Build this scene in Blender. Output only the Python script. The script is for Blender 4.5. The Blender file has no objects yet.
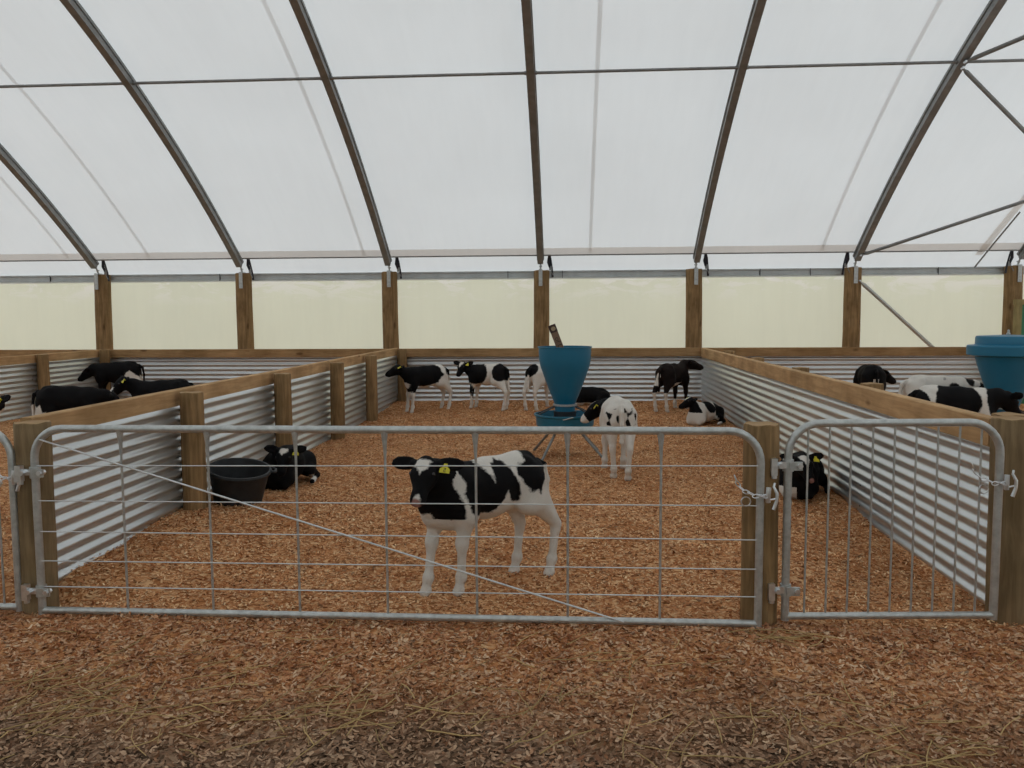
import bpy, math, random
import numpy as np
from mathutils import Vector, Matrix

random.seed(7); rng = np.random.default_rng(7)
scene = bpy.context.scene
COL = scene.collection
PI = math.pi

# ------------------------------------------------------------------ camera, sky, exposure
F_PX = 825.94
YAW, PITCH, ROLL = 0.0685, 0.0826, -0.0058
CAM = Vector((0, 0, 1.5))
fw = Vector((-math.sin(YAW)*math.cos(PITCH), math.cos(YAW)*math.cos(PITCH), -math.sin(PITCH)))
r0 = Vector((math.cos(YAW), math.sin(YAW), 0)); u0 = r0.cross(fw)
rt = r0*math.cos(ROLL) + u0*math.sin(ROLL); up = -r0*math.sin(ROLL) + u0*math.cos(ROLL)
cd = bpy.data.cameras.new('camera'); cam = bpy.data.objects.new('camera', cd); COL.objects.link(cam)
m3 = Matrix((rt, up, -fw)).transposed()
cam.matrix_world = Matrix.Translation(CAM) @ m3.to_4x4()
cd.sensor_width = 36; cd.lens = 36*F_PX/1024; cd.clip_start = .05; cd.clip_end = 200
scene.camera = cam
w = bpy.data.worlds.new('overcast_sky'); scene.world = w; w.use_nodes = True
bg = w.node_tree.nodes['Background']; bg.inputs[0].default_value = (0.90, 0.955, 1.0, 1); bg.inputs[1].default_value = 1.0
vs = scene.view_settings
vs.view_transform = 'Standard'; vs.look = 'None'; vs.gamma = 1; vs.use_curve_mapping = False
vs.exposure = 0.42
cy = scene.cycles
cy.max_bounces = 10; cy.diffuse_bounces = 5; cy.transmission_bounces = 8; cy.glossy_bounces = 3
cy.use_denoising = True
try: cy.denoiser = 'OPENIMAGEDENOISE'
except Exception: pass

# ------------------------------------------------------------------ materials
def new_mat(name):
    m = bpy.data.materials.new(name); m.use_nodes = True
    nt = m.node_tree; return m, nt, nt.nodes['Principled BSDF']
def N(nt, t, **k):
    n = nt.nodes.new(t)
    for a, b in k.items(): setattr(n, a, b)
    return n
def coords(nt, scale=(1, 1, 1), kind='Object'):
    tc = N(nt, 'ShaderNodeTexCoord'); mp = N(nt, 'ShaderNodeMapping'); mp.inputs['Scale'].default_value = scale
    nt.links.new(tc.outputs[kind], mp.inputs[0]); return mp.outputs[0]
def ramp(nt, fac, stops):
    r = N(nt, 'ShaderNodeValToRGB'); e = r.color_ramp.elements
    while len(e) < len(stops): e.new(.5)
    for i, (p, c) in enumerate(stops): e[i].position = p; e[i].color = (*c, 1)
    nt.links.new(fac, r.inputs[0]); return r.outputs[0]
def noise(nt, vec, scale, detail=4, rough=.6, dist=0):
    n = N(nt, 'ShaderNodeTexNoise'); n.inputs['Scale'].default_value = scale; n.inputs['Detail'].default_value = detail
    n.inputs['Roughness'].default_value = rough; n.inputs['Distortion'].default_value = dist
    nt.links.new(vec, n.inputs['Vector']); return n.outputs[0]
def bump(nt, bsdf, h, s, d=.01):
    b = N(nt, 'ShaderNodeBump'); b.inputs['Strength'].default_value = s; b.inputs['Distance'].default_value = d
    nt.links.new(h, b.inputs['Height']); nt.links.new(b.outputs[0], bsdf.inputs['Normal'])
def plain(name, c, rough=.6, metal=0, var=.12, scale=20, spec=.5, bmp=0):
    m, nt, b = new_mat(name); v = coords(nt)
    f = noise(nt, v, scale)
    nt.links.new(ramp(nt, f, [(.3, tuple(x*(1-var) for x in c)), (.7, tuple(min(1, x*(1+var)) for x in c))]), b.inputs['Base Color'])
    b.inputs['Roughness'].default_value = rough; b.inputs['Metallic'].default_value = metal
    b.inputs['Specular IOR Level'].default_value = spec
    if bmp: bump(nt, b, f, bmp)
    return m
def wood(name, axis, light, dark, green=0.0):
    m, nt, b = new_mat(name)
    sc = [14, 14, 14]; sc[axis] = 1.1
    v = coords(nt, tuple(sc)); g = noise(nt, v, 2.2, 6, .65, .6)
    v2 = coords(nt, (1.6, 1.6, 1.6)); g2 = noise(nt, v2, 1.6, 3)
    col = ramp(nt, g, [(.28, dark), (.5, tuple((a+c)/2 for a, c in zip(light, dark))), (.72, light)])
    mx = N(nt, 'ShaderNodeMix', data_type='RGBA', blend_type='MULTIPLY'); mx.inputs[0].default_value = .8
    nt.links.new(col, mx.inputs[6]); nt.links.new(ramp(nt, g2, [(.35, (.62, .58, .5)), (.65, (1.05, 1.02, 1.0))]), mx.inputs[7])
    # knots
    vo = N(nt, 'ShaderNodeTexVoronoi'); ks = [4.5, 4.5, 4.5]; ks[axis] = 1.7
    nt.links.new(coords(nt, tuple(ks)), vo.inputs['Vector']); vo.inputs['Scale'].default_value = 1.0
    kn = ramp(nt, vo.outputs['Distance'], [(.06, (.35, .28, .22)), (.13, (1, 1, 1))])
    mk = N(nt, 'ShaderNodeMix', data_type='RGBA', blend_type='MULTIPLY'); mk.inputs[0].default_value = .8
    nt.links.new(mx.outputs[2], mk.inputs[6]); nt.links.new(kn, mk.inputs[7])
    nt.links.new(mk.outputs[2], b.inputs['Base Color']); b.inputs['Roughness'].default_value = .8
    b.inputs['Specular IOR Level'].default_value = .25
    bump(nt, b, g, .35, .006)
    return m
WL, WD = (.50, .32, .16), (.27, .16, .07)
M = {}
M['wood_x'] = wood('rail_timber_along_wall', 0, WL, WD)
M['wood_y'] = wood('rail_timber_partition', 1, (.66, .44, .235), (.42, .255, .12))
M['pole'] = wood('treated_pole', 2, (.40, .26, .125), (.15, .093, .042))
M['pole_dark'] = wood('weathered_gate_pole', 2, (.34, .25, .14), (.16, .11, .058))
M['pole_top'] = wood('pole_end_grain', 0, (.50, .34, .18), (.34, .21, .10))
M['zinc'] = plain('galvanised_steel', (.50, .515, .505), .42, .7, .18, 30, bmp=.05)
M['zinc_dark'] = plain('galvanised_roof_steel', (.26, .265, .26), .55, .6, .15, 8)
M['zinc_bright'] = plain('bright_zinc_fitting', (.74, .76, .78), .34, .95, .1, 40)
M['wire'] = plain('galvanised_wire', (.62, .64, .64), .4, .7, .1, 40)
M['black'] = plain('black_rubber_strap', (.012, .012, .02), .5)
M['rubber'] = plain('black_rubber', (.018, .020, .022), .55, 0, .3, 14, .4, .15)
M['screw'] = plain('screw_head', (.05, .05, .05), .4, .5)
M['eye'] = plain('eye', (.006, .005, .006), .08, 0, .05)
M['tag'] = plain('yellow_ear_tag', (.62, .55, .02), .45, 0, .08)
M['ink'] = plain('tag_ink', (.02, .02, .01), .6)
M['green'] = plain('green_shade_cloth', (.05, .22, .12), .8, 0, .15, 30)
M['greentimber'] = wood('pale_treated_timber', 2, (.40, .34, .16), (.25, .20, .09))

# corrugated iron
m, nt, b = new_mat('corrugated_iron'); v = coords(nt, (.6, .6, .6)); f = noise(nt, v, 3, 4)
nt.links.new(ramp(nt, f, [(.3, (.60, .625, .63)), (.7, (.67, .69, .695))]), b.inputs['Base Color'])
b.inputs['Metallic'].default_value = .8; b.inputs['Roughness'].default_value = .30
M['iron'] = m

# translucent roof and curtain cloth
def cloth(name, c_t, c_d, frac, fine=60, mark=None):
    m = bpy.data.materials.new(name); m.use_nodes = True; nt = m.node_tree; nt.nodes.remove(nt.nodes['Principled BSDF'])
    out = nt.nodes['Material Output']; v = coords(nt, (1, 1, 1), 'Object')
    f = noise(nt, v, .55, 4, .55); f2 = noise(nt, coords(nt, (9, 1, 1)), 1.2, 3)
    ct = ramp(nt, f, [(.3, tuple(x*.96 for x in c_t)), (.7, tuple(min(1, x*1.03) for x in c_t))])
    mm = N(nt, 'ShaderNodeMix', data_type='RGBA', blend_type='MULTIPLY'); mm.inputs[0].default_value = 1
    nt.links.new(ct, mm.inputs[6]); nt.links.new(ramp(nt, f2, [(.3, (.965, .965, .965)), (.7, (1, 1, 1))]), mm.inputs[7])
    col = mm.outputs[2]
    if mark: col = mark(nt, col)
    t = N(nt, 'ShaderNodeBsdfTranslucent'); d = N(nt, 'ShaderNodeBsdfDiffuse'); mix = N(nt, 'ShaderNodeMixShader')
    nt.links.new(col, t.inputs[0]); d.inputs[0].default_value = (*c_d, 1)
    mix.inputs[0].default_value = frac
    nt.links.new(d.outputs[0], mix.inputs[1]); nt.links.new(t.outputs[0], mix.inputs[2]); nt.links.new(mix.outputs[0], out.inputs[0])
    return m
M['roof'] = cloth('white_roof_fabric', (.815, .825, .81), (.75, .76, .75), .52)
M['seam'] = cloth('welded_seam_fabric', (.95, .93, .91), (.48, .46, .45), .78)
M['hem'] = cloth('roof_hem_fabric', (.93, .865, .81), (.40, .35, .31), .74)
def light_blotch(nt, col):
    # outside light showing through near the curtain top, painted into the cloth colour
    g = N(nt, 'ShaderNodeNewGeometry'); s = N(nt, 'ShaderNodeSeparateXYZ'); nt.links.new(g.outputs['Position'], s.inputs[0])
    n = noise(nt, coords(nt, (.8, 1, 2.6)), 1.9, 8, .7, .8)
    mr = N(nt, 'ShaderNodeMapRange'); mr.inputs[1].default_value = 1.7; mr.inputs[2].default_value = 2.1; nt.links.new(s.outputs[2], mr.inputs[0])
    ml = N(nt, 'ShaderNodeMath', operation='MULTIPLY'); nt.links.new(mr.outputs[0], ml.inputs[0])
    r = N(nt, 'ShaderNodeMapRange'); r.inputs[1].default_value = .5; r.inputs[2].default_value = .56; nt.links.new(n, r.inputs[0]); nt.links.new(r.outputs[0], ml.inputs[1])
    mx = N(nt, 'ShaderNodeMix', data_type='RGBA'); nt.links.new(ml.outputs[0], mx.inputs[0]); nt.links.new(col, mx.inputs[6]); mx.inputs[7].default_value = (.93, .93, .86, 1)
    return mx.outputs[2]
M['curtain'] = cloth('cream_windbreak_cloth', (.835, .862, .69), (.61, .635, .50), .62, mark=light_blotch)

# blue plastic
m, nt, b = new_mat('blue_plastic'); f = noise(nt, coords(nt), 3, 3)
nt.links.new(ramp(nt, f, [(.3, (.008, .135, .235)), (.7, (.010, .155, .27))]), b.inputs['Base Color'])
b.inputs['Roughness'].default_value = .42; b.inputs['Specular IOR Level'].default_value = .45; M['blue'] = m
M['blue_rim'] = plain('blue_tray_plastic', (.012, .15, .24), .4)

# calf coat: 'coat' attribute > 0 black, 'pink' bare skin
def coat_mat(name, dark=(.0045, .004, .0045), white=(.72, .68, .62), amp=.05):
    m, nt, b = new_mat(name)
    a = N(nt, 'ShaderNodeAttribute', attribute_name='coat'); p = N(nt, 'ShaderNodeAttribute', attribute_name='pink')
    v = coords(nt); n = noise(nt, v, 26, 5, .7)
    ms = N(nt, 'ShaderNodeMath', operation='MULTIPLY_ADD'); nt.links.new(n, ms.inputs[0]); ms.inputs[1].default_value = amp; ms.inputs[2].default_value = -amp/2
    ad = N(nt, 'ShaderNodeMath', operation='ADD'); nt.links.new(a.outputs['Fac'], ad.inputs[0]); nt.links.new(ms.outputs[0], ad.inputs[1])
    mr = N(nt, 'ShaderNodeMapRange'); mr.inputs[1].default_value = -.006; mr.inputs[2].default_value = .006; nt.links.new(ad.outputs[0], mr.inputs[0])
    hn = noise(nt, coords(nt, (30, 60, 60)), 4, 4)
    wc = ramp(nt, hn, [(.3, tuple(x*.86 for x in white)), (.7, white)])
    mx = N(nt, 'ShaderNodeMix', data_type='RGBA'); nt.links.new(mr.outputs[0], mx.inputs[0]); nt.links.new(wc, mx.inputs[6]); mx.inputs[7].default_value = (*dark, 1)
    m2 = N(nt, 'ShaderNodeMix', data_type='RGBA'); nt.links.new(p.outputs['Fac'], m2.inputs[0]); nt.links.new(mx.outputs[2], m2.inputs[6]); m2.inputs[7].default_value = (.33, .17, .14, 1)
    nt.links.new(m2.outputs[2], b.inputs['Base Color']); b.inputs['Roughness'].default_value = .75; b.inputs['Specular IOR Level'].default_value = .12
    bump(nt, b, hn, .35, .004)
    return m
M['coat'] = coat_mat('calf_coat')
M['coat_brown'] = coat_mat('dark_brown_calf_coat', dark=(.012, .007, .006))

# floor and shavings
def floor_mat():
    m, nt, b = new_mat('wood_shavings_floor')
    g = N(nt, 'ShaderNodeNewGeometry'); s = N(nt, 'ShaderNodeSeparateXYZ'); nt.links.new(g.outputs['Position'], s.inputs[0])
    v = coords(nt, (1, 1, .3))
    vo = N(nt, 'ShaderNodeTexVoronoi'); vo.inputs['Scale'].default_value = 58; vo.inputs['Randomness'].default_value = 1
    dv = N(nt, 'ShaderNodeTexNoise'); dv.inputs['Scale'].default_value = 9; nt.links.new(v, dv.inputs['Vector'])
    va = N(nt, 'ShaderNodeVectorMath', operation='MULTIPLY_ADD'); va.inputs[1].default_value = (.12, .12, .12); nt.links.new(dv.outputs['Color'], va.inputs[0]); nt.links.new(v, va.inputs[2])
    nt.links.new(va.outputs[0], vo.inputs['Vector'])
    sp = N(nt, 'ShaderNodeSeparateColor'); nt.links.new(vo.outputs['Color'], sp.inputs[0])
    pen = ramp(nt, sp.outputs[0], [(.0, (.24, .10, .036)), (.35, (.49, .215, .087)), (.7, (.64, .335, .155)), (1, (.74, .50, .28))])
    lane = ramp(nt, sp.outputs[1], [(.0, (.05, .033, .022)), (.4, (.16, .10, .062)), (.8, (.32, .20, .13)), (1, (.50, .35, .24))])
    big = noise(nt, coords(nt), 1.1, 5, .6)
    # worn strip of lane: y plus noise
    ad = N(nt, 'ShaderNodeMath', operation='MULTIPLY_ADD'); nt.links.new(big, ad.inputs[0]); ad.inputs[1].default_value = 1.6; nt.links.new(s.outputs[1], ad.inputs[2])
    mr = N(nt, 'ShaderNodeMapRange'); mr.inputs[1].default_value = 3.5; mr.inputs[2].default_value = 4.15; nt.links.new(ad.outputs[0], mr.inputs[0])
    mx = N(nt, 'ShaderNodeMix', data_type='RGBA'); nt.links.new(mr.outputs[0], mx.inputs[0]); nt.links.new(lane, mx.inputs[6]); nt.links.new(pen, mx.inputs[7])
    # damp patches
    dn = noise(nt, coords(nt), 2.3, 4, .6)
    m2 = N(nt, 'ShaderNodeMix', data_type='RGBA', blend_type='MULTIPLY'); m2.inputs[0].default_value = .9
    nt.links.new(mx.outputs[2], m2.inputs[6]); nt.links.new(ramp(nt, dn, [(.36, (.80, .70, .62)), (.55, (1, 1, 1))]), m2.inputs[7])
    nt.links.new(m2.outputs[2], b.inputs['Base Color']); b.inputs['Roughness'].default_value = .95; b.inputs['Specular IOR Level'].default_value = .1
    bump(nt, b, sp.outputs[2], .8, .02)
    return m
M['floor'] = floor_mat()
def attr_mat(name, rough=.85):
    m, nt, b = new_mat(name); a = N(nt, 'ShaderNodeAttribute', attribute_name='tint')
    nt.links.new(a.outputs['Color'], b.inputs['Base Color']); b.inputs['Roughness'].default_value = rough; b.inputs['Specular IOR Level'].default_value = .15
    return m
M['chip'] = attr_mat('wood_chip'); M['straw'] = attr_mat('straw', .7)

# ------------------------------------------------------------------ mesh helpers
class MB:
    def __init__(s): s.v = []; s.f = []; s.mi = []; s.mat = 0
    def add(s, vs, fs):
        n = len(s.v); s.v += [tuple(p) for p in vs]; s.f += [tuple(i+n for i in f) for f in fs]; s.mi += [s.mat]*len(fs)
        return s
    def box(s, a, b, bev=0):
        (x0, y0, z0), (x1, y1, z1) = a, b
        if bev <= 0:
            return s.add([(x0, y0, z0), (x1, y0, z0), (x1, y1, z0), (x0, y1, z0), (x0, y0, z1), (x1, y0, z1), (x1, y1, z1), (x0, y1, z1)],
                         [(0, 3, 2, 1), (4, 5, 6, 7), (0, 1, 5, 4), (1, 2, 6, 5), (2, 3, 7, 6), (3, 0, 4, 7)])
        # octagonal-chamfered box along its longest axis
        d = [x1-x0, y1-y0, z1-z0]; ax = d.index(max(d)); o = [i for i in range(3) if i != ax]
        lo, hi = [x0, y0, z0], [x1, y1, z1]; c = bev; pts = []
        a0, a1, b0, b1 = lo[o[0]], hi[o[0]], lo[o[1]], hi[o[1]]
        ring = [(a0+c, b0), (a1-c, b0), (a1, b0+c), (a1, b1-c), (a1-c, b1), (a0+c, b1), (a0, b1-c), (a0, b0+c)]
        for e in (lo[ax], hi[ax]):
            for p in ring:
                q = [0, 0, 0]; q[ax] = e; q[o[0]] = p[0]; q[o[1]] = p[1]; pts.append(q)
        fs = [(i, (i+1) % 8, 8+(i+1) % 8, 8+i) for i in range(8)] + [tuple(range(7, -1, -1)), tuple(range(8, 16))]
        return s.add(pts, fs)
    def tube(s, pts, r, n=8, closed=False, cap=True):
        pts = [Vector(p) for p in pts]; k = len(pts); rs = r if isinstance(r, (list, tuple)) else [r]*k
        tg = []
        for i in range(k):
            if closed: t = pts[(i+1) % k]-pts[i-1]
            else: t = pts[min(i+1, k-1)]-pts[max(i-1, 0)]
            tg.append(t.normalized())
        ref = Vector((0, 0, 1)) if abs(tg[0].z) < .9 else Vector((0, 1, 0))
        nn = tg[0].cross(ref).normalized(); vs_ = []
        for i in range(k):
            nn = (nn - tg[i]*nn.dot(tg[i])).normalized(); bb = tg[i].cross(nn)
            for j in range(n):
                a = 2*PI*j/n; vs_.append(pts[i] + (nn*math.cos(a)+bb*math.sin(a))*rs[i])
        fs = []
        for i in range(k if closed else k-1):
            i2 = (i+1) % k
            for j in range(n):
                j2 = (j+1) % n; fs.append((i*n+j, i*n+j2, i2*n+j2, i2*n+j))
        if cap and not closed: fs += [tuple(range(n-1, -1, -1)), tuple(range((k-1)*n, k*n))]
        return s.add(vs_, fs)
    def lathe(s, prof, c=(0, 0, 0), n=40, sx=1, sy=1):
        vs_ = []
        for r, z in prof:
            for j in range(n):
                a = 2*PI*j/n; vs_.append((c[0]+r*sx*math.cos(a), c[1]+r*sy*math.sin(a), c[2]+z))
        fs = []
        for i in range(len(prof)-1):
            for j in range(n):
                j2 = (j+1) % n; fs.append((i*n+j, i*n+j2, (i+1)*n+j2, (i+1)*n+j))
        if prof[0][0] > 1e-5: fs.append(tuple(range(n-1, -1, -1)))
        if prof[-1][0] > 1e-5: fs.append(tuple(range((len(prof)-1)*n, len(prof)*n)))
        return s.add(vs_, fs)
    def build(s, name, mats, parent=None, smooth=True, angle=40):
        me = bpy.data.meshes.new(name); me.from_pydata(s.v, [], s.f); 
        if not isinstance(mats, (list, tuple)): mats = [mats]
        for m in mats: me.materials.append(m)
        me.polygons.foreach_set('material_index', s.mi)
        me.update()
        if smooth:
            me.polygons.foreach_set('use_smooth', [True]*len(me.polygons))
            try: me.set_sharp_from_angle(angle=math.radians(angle))
            except Exception: pass
        o = bpy.data.objects.new(name, me); COL.objects.link(o)
        if parent: o.parent = parent
        return o
def tag(o, label=None, cat=None, group=None, kind=None):
    if label: o['label'] = label
    if cat: o['category'] = cat
    if group: o['group'] = group
    if kind: o['kind'] = kind
    return o
def empty(name, loc, rz=0, label=None, cat=None, group=None):
    o = bpy.data.objects.new(name, None); COL.objects.link(o); o.location = loc; o.rotation_euler = (0, 0, rz)
    o.empty_display_size = .1
    return tag(o, label, cat, group)
def text_mesh(s, size, name, mat, parent, M4):
    cu = bpy.data.curves.new(name, 'FONT'); cu.body = s; cu.size = size; cu.extrude = .0006; cu.align_x = 'CENTER'; cu.align_y = 'CENTER'
    t = bpy.data.objects.new(name, cu); COL.objects.link(t)
    dg = bpy.context.evaluated_depsgraph_get(); me = bpy.data.meshes.new_from_object(t.evaluated_get(dg))
    bpy.data.objects.remove(t); bpy.data.curves.remove(cu)
    me.transform(M4); me.materials.clear(); me.materials.append(mat)
    o = bpy.data.objects.new(name, me); COL.objects.link(o); o.parent = parent; return o
def arc_pts(c, r, a0, a1, n, ax=('x', 'z')):
    return [(c[0]+r*math.cos(a0+(a1-a0)*i/n), c[1], c[2]+r*math.sin(a0+(a1-a0)*i/n)) for i in range(n+1)]

# ------------------------------------------------------------------ dimensions of the shed
YB = 13.71
HX = [-0.4526 + 2.5*k for k in range(-5, 4)]          # hoop / wall pole positions
A0, A1, A2 = 2.2233, .7558, -.0373
def roof_z(y):
    t = YB - y; return A0 + A1*t + A2*t*t
YR = YB - A1/(-2*A2)                                   # ridge
YF = 2*YR - YB
X_END = HX[-1] + .28; X_WEST = -19.0

def sstep(a, b, x):
    t = np.clip((x-a)/(b-a), 0, 1); return t*t*(3-2*t)
def ground(x, y):
    x = np.asarray(x, float); y = np.asarray(y, float)
    z = .075*sstep(4.6, 6.0, y) + .045*sstep(10.5, 13.5, y)
    z = z + .095*sstep(1.9, 2.7, -x)*sstep(4.05, 4.4, y)*(1-.6*sstep(5.0, 6.5, y))*(1-sstep(6, 8, y)) - .05*sstep(1.3, 2.1, x)*sstep(4.0, 4.6, y)*(1-sstep(5.2, 7.5, y))
    z = z + .010*np.sin(3.1*x+1.3*y)*np.sin(2.3*y-.7*x) + .006*np.sin(7.3*x-2.1*y+1)*np.sin(6.1*y+1.9*x) + .006*np.sin(15*x+4*y)*np.sin(13*y-5*x+2) + .004*np.sin(31*x-9*y+1)*np.sin(27*y+11*x)*sstep(1, 2, y)
    z = z + .012*np.exp(-((y-3.72)/.22)**2)*(1+.9*np.sin(2.7*x+.6))
    z = z - .02*(1-sstep(2.4, 3.4, y)) - .010
    return z
def gz(x, y): return float(ground(x, y))

# floor
def build_floor():
    xs = np.concatenate([np.linspace(-19.5, -9, 22), np.linspace(-8.8, 8.5, 230), np.linspace(9, 14, 8)])
    ys = np.concatenate([np.linspace(-8, 1.6, 24), np.linspace(1.66, 6.5, 130), np.linspace(6.56, 14.2, 110), np.linspace(14.6, 22, 12)])
    X, Y = np.meshgrid(xs, ys); Z = ground(X, Y)
    nx, ny = len(xs), len(ys)
    V = np.stack([X.ravel(), Y.ravel(), Z.ravel()], 1)
    i = np.arange(nx-1)[None, :] + np.arange(ny-1)[:, None]*nx; i = i.ravel()
    Fc = np.stack([i, i+1, i+nx+1, i+nx], 1)
    me = np_mesh('floor', V, Fc); me.materials.append(M['floor'])
    o = bpy.data.objects.new('floor', me); COL.objects.link(o); tag(o, kind='structure')
def np_mesh(name, V, Fc):
    me = bpy.data.meshes.new(name); n = len(V); k = len(Fc); s = Fc.shape[1]
    me.vertices.add(n); me.vertices.foreach_set('co', V.astype(np.float32).ravel())
    me.loops.add(k*s); me.loops.foreach_set('vertex_index', Fc.astype(np.int32).ravel())
    me.polygons.add(k); me.polygons.foreach_set('loop_start', np.arange(0, k*s, s, dtype=np.int32))
    me.polygons.foreach_set('use_smooth', np.ones(k, bool))
    me.update(calc_edges=True); me.validate(); return me
build_floor()

# loose shavings
def build_chips():
    zones = [(-3.3, 3.2, 2.35, 4.0, 50000, .024, 0), (-4.2, 2.9, 4.0, 6.4, 56000, .021, 1), (-2.8, 2.1, 6.4, 9.5, 42000, .020, 1),
             (-2.8, 2.1, 9.5, 13.4, 34000, .023, 1), (-9, -2.9, 5.5, 13.4, 12000, .026, 1)]
    Vs, Cs = [], []
    for x0, x1, y0, y1, n, L, pen in zones:
        x = rng.uniform(x0, x1, n); y = rng.uniform(y0, y1, n); z = ground(x, y) + rng.uniform(.001, .012, n)
        l = L*rng.uniform(.5, 1.35, n); wd = l*rng.uniform(.22, .55, n); a = rng.uniform(0, 2*PI, n)
        tl = rng.normal(0, .28, n); rl = rng.normal(0, .35, n); curl = rng.uniform(-.25, .45, n)
        ux = np.stack([np.cos(a)*np.cos(tl), np.sin(a)*np.cos(tl), np.sin(tl)], 1)
        vx = np.stack([-np.sin(a)*np.cos(rl), np.cos(a)*np.cos(rl), np.sin(rl)], 1)
        c = np.stack([x, y, z], 1); up_ = np.array([0, 0, 1.0])
        P = []
        for s_, lift in ((-1, 1), (0, 0), (1, 1)):
            mid = c + ux*(l*s_/2)[:, None] + up_*(curl*l*.5*lift)[:, None]
            tp = 1-.35*abs(s_)
            P += [mid - vx*(wd*tp/2)[:, None], mid + vx*(wd*tp/2)[:, None]]
        Vs.append(np.stack(P, 1))
        t = rng.uniform(0, 1, n)[:, None]
        ca = np.array([.39, .145, .052]); cb = np.array([.64, .318, .145]); cc = np.array([.80, .57, .34])
        col = np.where(t < .5, ca+(cb-ca)*t*2, cb+(cc-cb)*(t-.5)*2)
        cl_ = (np.sin(9*x+4*np.sin(5*y))*np.sin(8*y+3*np.sin(6*x)) + .6*np.sin(23*x+7*y)*np.sin(19*y-5*x))[:, None]; col = col*np.clip(1-.22*cl_*np.array([.8, 1.15, 1.3]), .5, 1.25); dk = rng.uniform(0, 1, n)[:, None] < .10; col = np.where(dk, col*np.array([.38, .34, .32]), col)
        if not pen:
            nz = np.sin(2.1*x+.4)*np.sin(3.3*y)*.5+np.sin(5.1*x-1.7*y)*.3
            col = col*.88; k = (1-sstep(2.5, 3.55, y+.3*nz+rng.normal(0, .12, n)))[:, None]
            br = np.array([.34, .225, .145])*(.4+1.3*t)
            br = np.where(rng.uniform(0, 1, n)[:, None] < .35, br*.42, br)
            col = col*(1-k*.8)*np.array([.92, .90, .98]) + br*k*.8
        Cs.append(col)
    Vx = np.concatenate(Vs); Cx = np.concatenate(Cs); n = len(Vx)
    b6 = np.arange(n)[:, None]*6
    Fc = np.concatenate([b6+np.array([0, 2, 3, 1]), b6+np.array([2, 4, 5, 3])])
    me = np_mesh('wood_shavings', Vx.reshape(-1, 3), Fc)
    at = me.color_attributes.new('tint', 'FLOAT_COLOR', 'POINT')
    cc = np.ones((n*6, 4), np.float32); cc[:, :3] = np.repeat(Cx, 6, 0); at.data.foreach_set('color', cc.ravel())
    me.materials.append(M['chip']); me.polygons.foreach_set('use_smooth', np.zeros(len(me.polygons), bool))
    o = bpy.data.objects.new('wood_shavings', me); COL.objects.link(o)
    tag(o, 'orange brown wood shavings spread loose over the whole floor', 'bedding', kind='stuff')
build_chips()
def build_straw():
    mb = MB(); cols = []
    cl = [(-1.85, 3.1, .3, 34), (-1.6, 2.85, .35, 32), (-.75, 2.93, .25, 30), (-.3, 3.2, .45, 10), (1.0, 2.9, .3, 34), (1.3, 2.8, .3, 20), (.3, 2.85, .4, 14), (-1.5, 3.5, .4, 18), (1.03, 3.75, .07, 12), (0, 2.95, 1.4, 34), (.9, 3.4, .5, 8)]
    for cx, cy_, sp, n in cl:
        base = rng.uniform(0, PI)
        for _ in range(n):
            x = cx+rng.normal(0, sp); y = cy_+rng.normal(0, sp*.45)
            if y < 2.4 or y > 3.85: continue
            a = base*.4+rng.normal(0, .7); L = rng.uniform(.07, .30); z = gz(x, y)+.013
            d = Vector((math.cos(a), math.sin(a), rng.normal(0, .03))); bend = rng.normal(0, .12)
            pp = [Vector((x, y, z+rng.uniform(0, .012)))+d*L*(k/3-.5)+Vector((-d.y, d.x, 0))*bend*L*((k/3)*(1-k/3)*2) for k in range(4)]
            for p in pp: p.z = max(p.z, gz(p.x, p.y)+.008)
            mb.tube(pp, [rng.uniform(.0015, .0027)]*4, 5)
            g = rng.uniform(.6, 1.1); cols.append(((.52*g, .36*g, .16*g), 20))
    o = mb.build('straw', M['straw'])
    at = o.data.color_attributes.new('tint', 'FLOAT_COLOR', 'POINT')
    arr = np.concatenate([np.tile(np.array([*c, 1.0], np.float32), (k, 1)) for c, k in cols]); at.data.foreach_set('color', arr.ravel())
    tag(o, 'loose yellow straw stalks strewn over the trodden lane in front of the gates', 'straw', kind='stuff')
build_straw()

# ------------------------------------------------------------------ roof, walls
def sheet_yz(name, prof, x0, x1, mat, nx=40, kind='structure', sag=0, parent=None):
    """cloth sheet: profile points (y,z) run along x"""
    mb = MB(); xs = np.linspace(x0, x1, nx+1)
    for x in xs:
        for y, z in prof: mb.v.append((x, y, z))
    k = len(prof)
    for i in range(nx):
        for j in range(k-1): mb.f.append((i*k+j, i*k+j+1, (i+1)*k+j+1, (i+1)*k+j)); mb.mi.append(0)
    o = mb.build(name, mat, parent)
    if kind: tag(o, kind=kind)
    return o
OFF = .075
ys = np.linspace(YB, YF, 90)
def off_prof(d, y0=None, y1=None, n=60):
    P = []
    for y in np.linspace(YB if y0 is None else y0, YF if y1 is None else y1, n):
        s_ = -(A1 + 2*A2*(YB-y))                     # dz/dy
        L_ = math.hypot(1, s_); P.append((y - s_*d/L_*1.0, roof_z(y) + d/L_))
    return P
top = off_prof(OFF, n=100)
skirt = [(YB+.10, 2.10), (YB+.10, 2.22)]
roofp = skirt + top + [(YF-.10, 2.22), (YF-.10, .05)]
sheet_yz('ceiling', roofp, X_WEST, X_END, M['roof'], 4)
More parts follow.
